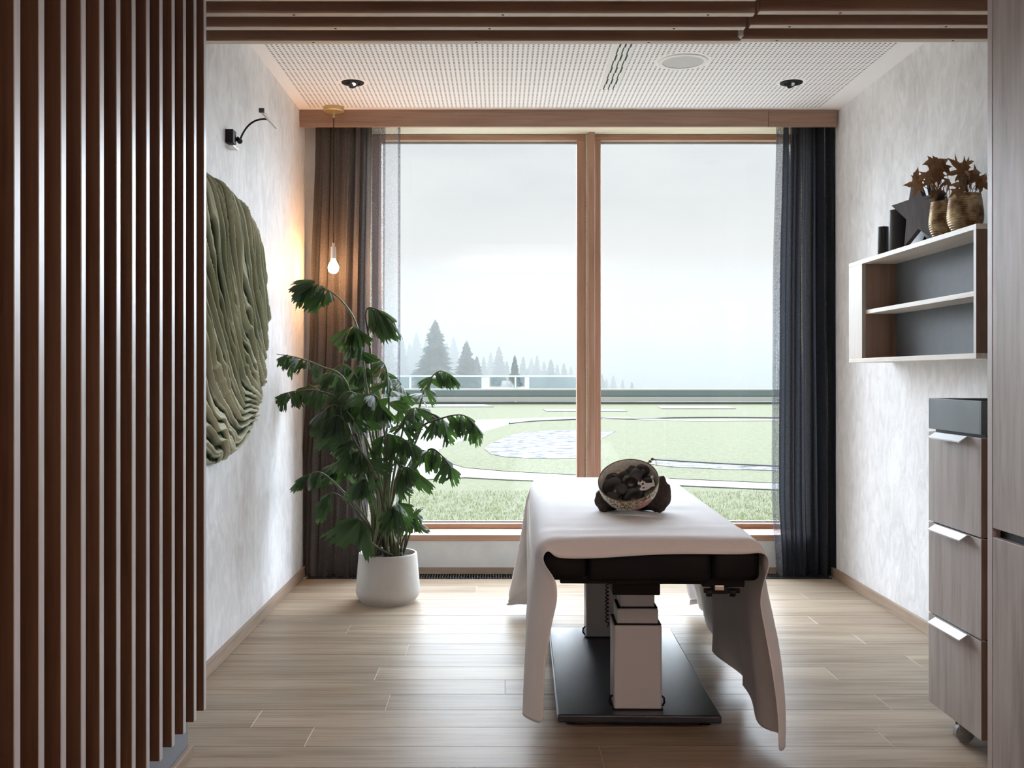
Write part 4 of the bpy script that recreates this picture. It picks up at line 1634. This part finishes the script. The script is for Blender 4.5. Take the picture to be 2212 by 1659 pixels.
def frond(path, Y0, Y1, n_, size, t0=0.5, droop=0.9, base=None):
    n_, size = int(n_ * 1.9 + .5), size * .80
    bx_ = base if base is not None else R.uniform(-0.09, 0.09)
    P_ = [Vector((QX + bx_, QY + R.uniform(-.07, .07), 0.23))]
    for i, (px, py) in enumerate(path):
        P_.append(W(px, py, Y0 + (Y1 - Y0) * (i + 1) / len(path)))
    cp = crom(P_)
    N_ = len(cp)
    rad = [0.0062 * (1 - i / N_) ** 0.8 + 0.0014 for i in range(N_)]
    b = BM()
    tube(b, cp, rad, 6)
    obj('stem', b, M_RACHIS if R.random() < .55 else M_STEMS, pot, smooth=True)
    for k in range(n_):
        t = t0 + (1 - t0) * (k + 0.6) / n_
        i = min(N_ - 2, int(t * (N_ - 1)))
        p = cp[i]
        tan = (cp[i + 1] - cp[i]).normalized()
        side = tan.cross(Vector((0, 0.25, 1))).normalized() * (1 if k % 2 else -1)
        d = tan * 0.55 + side * 0.40 + Vector((0, -0.1, -droop)) + Vector((R.uniform(-.6, .6), R.uniform(-.6, .5), R.uniform(-.35, .55)))
        if k == n_ - 1:
            d = tan + Vector((0, 0, -droop * .6))
        nrm = Vector((R.uniform(-.7, .7), -0.7 + R.uniform(-.5, .5), 0.6 + R.uniform(-.3, .4)))
        place_leaf(p, d, nrm, size * R.uniform(.75, 1.2))


# (path in the photograph, depth range, leaves, leaf size, start of the leafy part)
frond([(800, 900), (775, 720), (738, 650), (690, 618), (640, 606)], 5.35, 5.10, 8, .165, .72, .75)
frond([(815, 950), (800, 760), (790, 675), (812, 668), (838, 690)], 5.30, 5.25, 5, .19, .66, 1.0)
frond([(810, 980), (790, 820), (775, 720), (760, 705)], 5.30, 5.15, 6, .15, .62, 1.3)
frond([(790, 1000), (750, 830), (690, 790), (640, 772), (598, 765)], 5.3, 4.82, 7, .115, .56, .9)
frond([(790, 1010), (745, 880), (690, 845), (640, 845), (606, 852)], 5.25, 4.82, 7, .115, .56, .9)
frond([(785, 1020), (745, 900), (700, 850), (668, 830)], 5.3, 5.4, 6, .13, .5, 1.0)
frond([(800, 1010), (770, 880), (740, 820), (705, 805)], 5.2, 5.1, 6, .13, .5, 1.0)
frond([(820, 1000), (815, 870), (800, 800), (770, 790)], 5.3, 5.4, 6, .13, .5, 1.0)
frond([(830, 1000), (840, 880), (835, 800), (820, 775)], 5.25, 5.2, 6, .12, .5, 1.1)
frond([(840, 1010), (862, 900), (868, 840), (856, 815)], 5.3, 5.3, 5, .11, .5, 1.1)
frond([(860, 1020), (900, 900), (920, 835), (948, 802), (978, 815)], 5.25, 5.1, 7, .105, .48, .9)
frond([(860, 1030), (905, 930), (950, 905), (1000, 897), (1030, 925)], 5.2, 5.05, 7, .12, .5, .95)
frond([(860, 1040), (900, 950), (920, 900), (945, 900), (965, 935)], 5.25, 5.2, 6, .12, .5, 1.0)
frond([(865, 1080), (905, 1000), (930, 970), (955, 985), (975, 1012)], 5.2, 5.05, 6, .12, .5, .9)
frond([(860, 1090), (890, 1010), (905, 975), (925, 975)], 5.3, 5.3, 5, .11, .5, 1.1)
frond([(840, 1080), (850, 980), (870, 950), (890, 965)], 5.15, 5.05, 6, .13, .45, 1.1)
frond([(825, 1080), (820, 980), (830, 940), (850, 940)], 5.2, 5.1, 6, .13, .45, 1.1)
frond([(800, 1080), (770, 990), (745, 950), (720, 945)], 5.2, 5.1, 7, .13, .42, 1.0)
frond([(800, 1090), (760, 1020), (725, 1000), (700, 1020)], 5.3, 5.3, 5, .13, .5, .9)
frond([(790, 1120), (730, 1050), (690, 1020), (655, 1030)], 5.3, 5.15, 4, .12, .6, 1.0)
frond([(790, 1130), (745, 1080), (715, 1065), (700, 1085)], 5.2, 5.1, 3, .13, .7, 1.0)
frond([(815, 1120), (800, 1060), (790, 1035), (775, 1040)], 5.15, 5.1, 4, .13, .5, 1.1)
frond([(800, 1170), (785, 1130), (772, 1120)], 5.15, 5.08, 3, .19, .6, 1.3)
frond([(838, 1160), (850, 1100), (858, 1085)], 5.15, 5.05, 4, .16, .55, 1.3)
frond([(870, 1170), (892, 1120), (895, 1105)], 5.2, 5.15, 3, .12, .6, 1.2)
frond([(815, 1010), (790, 900), (765, 850), (735, 850)], 5.15, 5.05, 6, .14, .48, 1.0)
frond([(835, 1010), (825, 900), (815, 860), (800, 850)], 5.1, 5.0, 6, .13, .5, 1.2)
frond([(850, 1030), (870, 930), (880, 890), (900, 880)], 5.15, 5.05, 6, .12, .5, 1.1)
frond([(820, 1090), (800, 1010), (780, 975), (755, 980)], 5.1, 5.0, 6, .14, .45, 1.1)
frond([(840, 1110), (860, 1040), (875, 1010), (895, 1020)], 5.1, 5.0, 5, .14, .45, 1.1)
frond([(805, 930), (790, 780), (770, 730), (752, 740)], 5.4, 5.5, 5, .13, .6, 1.1)
frond([(805, 990), (760, 900), (720, 875), (690, 900)], 5.15, 5.0, 6, .14, .45, 1.0)
frond([(815, 1040), (770, 960), (735, 900), (700, 910)], 5.05, 4.95, 6, .14, .5, 1.1)
frond([(820, 960), (790, 850), (750, 790), (715, 800)], 5.35, 5.4, 6, .14, .5, 1.0)
for i in range(16):                               # bare stems rising from the soil
    a = R.uniform(-.11, .11)
    b = BM()
    p0 = Vector((QX + a * .8, QY + R.uniform(-.08, .08), 0.225))
    p1 = W(838 + a * 500 + R.uniform(-18, 18), R.uniform(1020, 1120), QY + R.uniform(-.1, .1))
    tube(b, crom([p0, p0.lerp(p1, .5) + Vector((R.uniform(-.012, .012), 0, 0)), p1], 5), [0.0062 - 0.0003 * k for k in range(11)], 6)
    obj('stem', b, M_STEMS, pot, smooth=True)

# ------------------------------------------------------------------ outside: roof garden
def gmat(name, c0, c1, sc_=30, rough=0.95, bump=0.5):
    m, n, b = new_mat(name)
    g = n.nodes.new('ShaderNodeNewGeometry')
    t = n.nodes.new('ShaderNodeTexNoise')
    t.inputs['Scale'].default_value = sc_
    t.inputs['Detail'].default_value = 6
    t.inputs['Roughness'].default_value = 0.7
    r = n.nodes.new('ShaderNodeValToRGB')
    r.color_ramp.elements[0].position = 0.35
    r.color_ramp.elements[1].position = 0.65
    r.color_ramp.elements[0].color = (*c0, 1)
    r.color_ramp.elements[1].color = (*c1, 1)
    n.links.new(g.outputs['Position'], t.inputs['Vector'])
    n.links.new(t.outputs['Fac'], r.inputs['Fac'])
    n.links.new(r.outputs[0], b.inputs['Base Color'])
    bu = n.nodes.new('ShaderNodeBump')
    bu.inputs['Strength'].default_value = bump
    bu.inputs['Distance'].default_value = 0.03
    n.links.new(t.outputs['Fac'], bu.inputs['Height'])
    n.links.new(bu.outputs[0], b.inputs['Normal'])
    b.inputs['Roughness'].default_value = rough
    b.inputs['Specular IOR Level'].default_value = 0.1
    return m


M_GRASS = gmat('lawn_grass', (0.086, 0.089, 0.051), (0.126, 0.130, 0.083), 14)
M_GRAVEL = gmat('pale_path_gravel', (0.20, 0.195, 0.185), (0.24, 0.235, 0.23), 40)
M_BED = gmat('stony_bed', (0.03, 0.03, 0.033), (0.22, 0.215, 0.23), 4.5)
M_EDGE = plain('steel_lawn_edging', (0.16, 0.16, 0.15), 0.8)
M_BLADE = leafy('grass_blade', (0.12, 0.135, 0.07), (0.13, 0.145, 0.078), transl=0.5, rough=0.9, tcol=(0.14, 0.16, 0.07))


def slab(name, pts, z0_, z1_, mat, label=None, cat=None, kind=None, group=None):
    b = BM()
    prism(b, [(p.x, p.y, z0_) for p in pts], (0, 0, z1_ - z0_))
    bmesh.ops.triangulate(b, faces=[f for f in b.faces if len(f.verts) > 4])
    return obj(name, b, mat, label=label, cat=cat, kind=kind, group=group)


obj('ground', box(-40, 40, 6.39, 40.2, -0.3, 0.0), M_GRASS, kind='structure', label='pale green lawn of the roof garden outside the window')
obj('ground', box(-12, 12, 6.385, 7.75, -0.28, 0.015), plain('bounce_strip', (0.62, 0.61, 0.59), 0.9, bump=1.0, bscale=40), kind='structure', label='added pale strip directly outside the window, out of view, bouncing daylight indoors')  # unseen bright strip, added to throw daylight up onto the ceiling
path_o = [(700, 912), (860, 905), (1034, 908), (1150, 904), (1243, 901), (1330, 902), (1500, 908), (1800, 905),
          (1800, 909), (1500, 911), (1330, 906), (1243, 908), (1150, 912), (1100, 917), (1057, 930), (996, 953), (950, 972), (945, 985), (960, 1000), (1004, 1013), (1096, 1021),
          (1242, 1028.6), (1400, 1034), (1500, 1039), (1665, 1046), (1800, 1050), (2100, 1062),
          (2100, 1085), (1800, 1066), (1665, 1059), (1480, 1051), (1242, 1043), (1096, 1038), (1004, 1033), (927, 1037), (800, 1045), (640, 1060), (500, 1080), (400, 1000)]
slab('garden_path', [G(*p) for p in path_o], 0.0005, 0.012, M_GRAVEL, 'pale gravel path curving across the lawn outside', 'path')
isl = [(1330, 907), (1243, 908.5), (1150, 912.5), (1100, 917.5), (1057, 930.5), (996, 953.5), (951, 972), (946, 985), (961, 999.5), (1004, 1012.5), (1096, 1020.5),
       (1242, 1028), (1400, 1033.5), (1500, 1038.5), (1665, 1045.5), (1800, 1049), (2100, 1061), (2100, 925), (1800, 911), (1500, 912)]
slab('lawn_island', [G(*p) for p in isl], 0.0005, 0.016, M_GRASS, 'raised kidney shaped lawn inside the curving path', 'lawn')
bed = [(1046, 972), (1058, 962), (1080, 952), (1110, 940), (1140, 934), (1200, 932), (1260, 931), (1330, 934), (1300, 950), (1290, 975), (1262, 992), (1200, 994), (1150, 993), (1090, 990), (1060, 984)]
slab('gravel_bed', [G(*p) for p in bed], 0.0165, 0.022, M_BED, 'oval bed of pale stones in the raised lawn', 'garden bed')
bed2 = [(1412, 998), (1460, 1001), (1560, 1007), (1665, 1012), (1900, 1024), (1900, 1034), (1665, 1020), (1560, 1017), (1450, 1012), (1405, 1006)]
slab('gravel_bed', [G(*p) for p in bed2], 0.0165, 0.022, M_BED, 'long narrow stony strip across the lawn at the right', 'garden bed')


def edging(pts, z, r_, label):
    b = BM()
    cp = crom([Vector((p.x, p.y, z)) for p in (G(*q) for q in pts)], 8)
    tube(b, cp, r_, 5)
    return obj('lawn_edging', b, M_EDGE, None, label, 'edging')


edging([(1298, 904), (1360, 907), (1440, 904), (1560, 903), (1700, 904), (1850, 903)], 0.02, 0.022, 'thin dark edging line far across the right lawn')
edging([(1412, 997), (1460, 1000), (1560, 1006), (1665, 1011), (1900, 1023)], 0.03, 0.013, 'dark edging line above the narrow stony strip')
edging([(1100, 917), (1150, 912), (1243, 908), (1300, 906)], 0.03, 0.02, 'thin dark edging of the path behind the stone bed')
for i, (xa, xb, ya_, lab) in enumerate(((905, 1066, 877, 'thin pale paving strip in the far lawn at the left'), (1172, 1355, 887, 'thin pale paving strip in the far lawn behind the window post'), (1420, 1590, 881, 'thin pale paving strip in the far lawn at the right'))):
    slab('paving_strip', [G(xa, ya_ - 2.5), G(xb - 20, ya_ - 2.5), G(xb, ya_ + 2.5), G(xa + 10, ya_ + 2.5)], -0.02, 0.02, M_GRAVEL, lab, 'paving', group='pale paving strips in the far lawn')

# blades of grass near the window
vs, fs = [], []
rg = random.Random(5)
for i in range(26000):
    Yb_ = 7.6 + 6.5 * rg.random() ** 1.5
    xb_ = rg.uniform(-1.3, 2.0) * Yb_ / 6.5
    pyb = CY + CAMZ * F / Yb_
    if 1024 < pyb < 1062 and Yb_ > 9.8:
        continue
    h = rg.uniform(.01, .034)
    a = rg.uniform(0, PI)
    dx, dy = 0.004 * math.cos(a), 0.004 * math.sin(a)
    k = len(vs)
    lx, ly = rg.uniform(-.02, .02), rg.uniform(-.02, .02)
    vs += [(xb_ - dx, Yb_ - dy, -.005), (xb_ + dx, Yb_ + dy, -.005), (xb_ + lx, Yb_ + ly, h)]
    fs.append((k, k + 1, k + 2))
me = bpy.data.meshes.new('grass_blades')
me.from_pydata(vs, [], fs)
me.materials.append(M_BLADE)
link('grass_blades', me, (0, 0, 0), label='blades of grass on the lawn right outside the window', cat='grass', kind='stuff')

# parapet and rail at the far edge of the roof
YP = 40.0
kp = YP / F
M_PARA = plain('white_parapet_sheet', (0.72, 0.74, 0.75), 0.5)
M_RAIL = plain('blue_grey_rail', (0.26, 0.33, 0.36), 0.5)
M_RAILW = plain('white_rail', (0.80, 0.82, 0.84), 0.4)


def zp(py, Y=YP):
    return CAMZ - (py - CY) / F * Y


par = thing('roof_parapet', (5, YP, 0), 'low white parapet with a grey blue band along the far edge of the roof', 'parapet')
obj('parapet_foot', box(-32, 45, YP, YP + 0.3, -0.2, zp(869)), M_EDGE, par)
obj('parapet_wall', box(-32, 45, YP + 0.02, YP + 0.3, zp(867.5), zp(857)), M_PARA, par)
obj('shadow_gap', box(-32, 45, YP + 0.05, YP + 0.28, zp(857), zp(855)), M_EDGE, par)
obj('rail_band', box(-32, 45, YP + 0.02, YP + 0.3, zp(855), zp(843)), M_RAIL, par)
obj('coping', box(-32, 45, YP, YP + 0.32, zp(843), zp(840)), M_RAILW, par)
bal = thing('glass_balustrade', (-5, YP + 0.6, 0), 'glass balustrade with white top rail behind the parapet, left of the window post', 'balustrade')
xe = (1262 - CX) * (YP + .6) / F
obj('top_rail', box(-30, xe, YP + 0.58, YP + 0.64, zp(814, YP + .6), zp(810.5, YP + .6)), M_RAILW, bal)
ps = []
xx = (1113.5 - CX) * (YP + .6) / F
while xx > -22:
    ps.append(xx)
    xx -= 4.2
for a in ps:
    obj('post', box(a - .03, a + .03, YP + .57, YP + .65, -0.2, zp(814, YP + .6)), M_RAILW, bal)
edges_ = [xe] + ps
for a, c_ in zip(edges_[1:], edges_):
    obj('glass_panel', box(a + .05, c_ - .05, YP + .6, YP + .62, 0.0, zp(815, YP + .6)), M_BALGLASS, bal)

# ------------------------------------------------------------------ hillside and spruces in the fog
M_HILL = gmat('far_meadow', (0.10, 0.14, 0.08), (0.16, 0.20, 0.11), 0.4)
b = BM()
NXh, NYh = 40, 26
gv = []
for j in range(NYh + 1):
    for i in range(NXh + 1):
        Yh = 41 + (330 - 41) * (j / NYh) ** 1.3
        Xh = (-0.55 + 1.25 * i / NXh) * (Yh + 60)
        left = max(0, min(1, (0.10 * Yh - Xh) / (0.30 * Yh)))
        zh = -1.5 - 5.5 * min(1, (Yh - 41) / 50) + left * 14 * max(0, (Yh - 110) / 220) + 1.2 * noise.noise(Vector((Xh * .03, Yh * .03, 0)))
        gv.append(b.verts.new((Xh, Yh, zh)))
for j in range(NYh):
    for i in range(NXh):
        a = j * (NXh + 1) + i
        b.faces.new((gv[a], gv[a + 1], gv[a + NXh + 2], gv[a + NXh + 1]))
obj('ground', b, M_HILL, kind='structure', label='hillside meadow below the roof fading into fog', smooth=True)


def hill_z(X, Yh):
    left = max(0, min(1, (0.10 * Yh - X) / (0.30 * Yh)))
    return -1.5 - 5.5 * min(1, (Yh - 41) / 50) + left * 14 * max(0, (Yh - 110) / 220) - 0.4


M_NEEDLE = plain('spruce_needles', (0.022, 0.045, 0.030), 0.9, var=0.3, vscale=2)
M_TRUNK = plain('spruce_trunk', (0.06, 0.05, 0.04), 0.9)


def spruce_mesh(seed, layers, nb, spread):
    rnd = random.Random(seed)
    vs, fs = [], []
    for l in range(layers):
        t = (l + 0.5) / layers
        z = 0.10 + 0.88 * t
        rr = spread * (1 - t) ** 0.85 * (0.85 + 0.3 * rnd.random()) + 0.012
        for k in range(nb):
            a = 2 * PI * (k + rnd.random()) / nb
            r_ = rr * rnd.uniform(.55, 1.1)
            w_ = 0.22 * r_ + .008
            zt_ = z + rnd.uniform(-.01, .012)
            dz = -0.10 * rnd.uniform(.5, 1.1) * (r_ / spread) - .01
            ca_, sa_ = math.cos(a), math.sin(a)
            n0 = len(vs)
            vs.append((0, 0, zt_ + .02))
            vs.append((ca_ * r_ * .6 - sa_ * w_, sa_ * r_ * .6 + ca_ * w_, zt_ + dz * .5 - .012))
            vs.append((ca_ * r_, sa_ * r_, zt_ + dz + 0.01))
            vs.append((ca_ * r_ * .6 + sa_ * w_, sa_ * r_ * .6 - ca_ * w_, zt_ + dz * .5 - .012))
            vs.append((ca_ * r_ * .55, sa_ * r_ * .55, zt_ + dz * .5 + .01))
            fs += [(n0, n0 + 1, n0 + 4), (n0, n0 + 4, n0 + 3), (n0 + 1, n0 + 2, n0 + 4), (n0 + 4, n0 + 2, n0 + 3)]
    me = bpy.data.meshes.new('spruce_boughs')
    me.from_pydata(vs, [], fs)
    me.materials.append(M_NEEDLE)
    return me


SP_NEAR = [spruce_mesh(s, 46, 22, 0.24) for s in (1, 2)]
SP_FAR = [spruce_mesh(s + 5, 34, 15, 0.20 + 0.03 * s) for s in range(3)]
b = BM()
tube(b, [(0, 0, 0), (0, 0, .5), (0, 0, .97)], [0.012, 0.008, 0.001], 7)
TR = bpy.data.meshes.new('spruce_trunk')
b.to_mesh(TR)
b.free()
TR.materials.append(M_TRUNK)


def spruce(px, pyt, Y, wide, mesh, label, group):
    X = (px - CX) / F * Y
    zt_ = CAMZ - (pyt - CY) / F * Y
    z0_ = hill_z(X, Y)
    h = zt_ - z0_
    t = thing('spruce', (X, Y, z0_), label, 'tree', group)
    link('boughs', mesh, (X, Y, z0_), t, scale=(h * wide, h * wide, h), rot=(0, 0, R.uniform(0, 6)))
    link('trunk', TR, (X, Y, z0_), t, scale=(h, h, h))


spruce(940, 690, 92, 1.35, SP_NEAR[0], 'tallest foggy spruce behind the balustrade near the left curtain', 'foggy spruces beyond the roof')
spruce(1008, 735, 94, 1.35, SP_NEAR[1], 'second foggy spruce just right of the tallest one', 'foggy spruces beyond the roof')
spruce(1112, 766, 84, 0.8, SP_NEAR[0], 'small slim foggy spruce standing between the tall pair and the window post', 'foggy spruces beyond the roof')
spruce(912, 770, 100, 1.0, SP_NEAR[1], 'lower foggy spruce at the left foot of the tallest one', 'foggy spruces beyond the roof')
spruce(1030, 768, 98, 1.0, SP_NEAR[0], 'lower foggy spruce at the right foot of the second one', 'foggy spruces beyond the roof')
far = [(868, 722), (885, 735), (900, 712), (920, 728), (965, 735), (980, 722), (1045, 765), (1060, 755), (1078, 742), (1095, 775), (1130, 765), (1148, 768), (1160, 762), (1175, 775),
       (1190, 770), (1204, 782), (1218, 778), (1233, 786), (1140, 790), (1310, 812), (1325, 806), (1345, 815), (1365, 820), (1300, 802), (840, 700), (815, 715), (790, 700), (1255, 790), (1275, 798)]
for i, (px, py) in enumerate(far):
    spruce(px, py + 4, R.uniform(125, 160), 1.1, SP_FAR[i % 3], 'faint spruce of the forest almost lost in the fog', 'faint forest in the fog')

# fog: a real volume beyond the roof's edge
m = bpy.data.materials.new('hill_fog')
m.use_nodes = True
n = m.node_tree
n.nodes.clear()
o_ = n.nodes.new('ShaderNodeOutputMaterial')
vs_ = n.nodes.new('ShaderNodeVolumeScatter')
vs_.inputs['Color'].default_value = (0.98, 0.99, 1.0, 1)
vs_.inputs['Density'].default_value = FOG
vs_.inputs['Anisotropy'].default_value = 0.0
va_ = n.nodes.new('ShaderNodeVolumeAbsorption')
va_.inputs['Color'].default_value = (0, 0, 0, 1)
va_.inputs['Density'].default_value = 0.0125
as_ = n.nodes.new('ShaderNodeAddShader')
n.links.new(vs_.outputs[0], as_.inputs[0])
n.links.new(va_.outputs[0], as_.inputs[1])
n.links.new(as_.outputs[0], o_.inputs['Volume'])
fog = obj('fog_bank', box(-110, 130, 62, 190, -16, 8.5), m, None, 'bank of pale fog over the hillside beyond the roof', 'fog', kind='stuff')
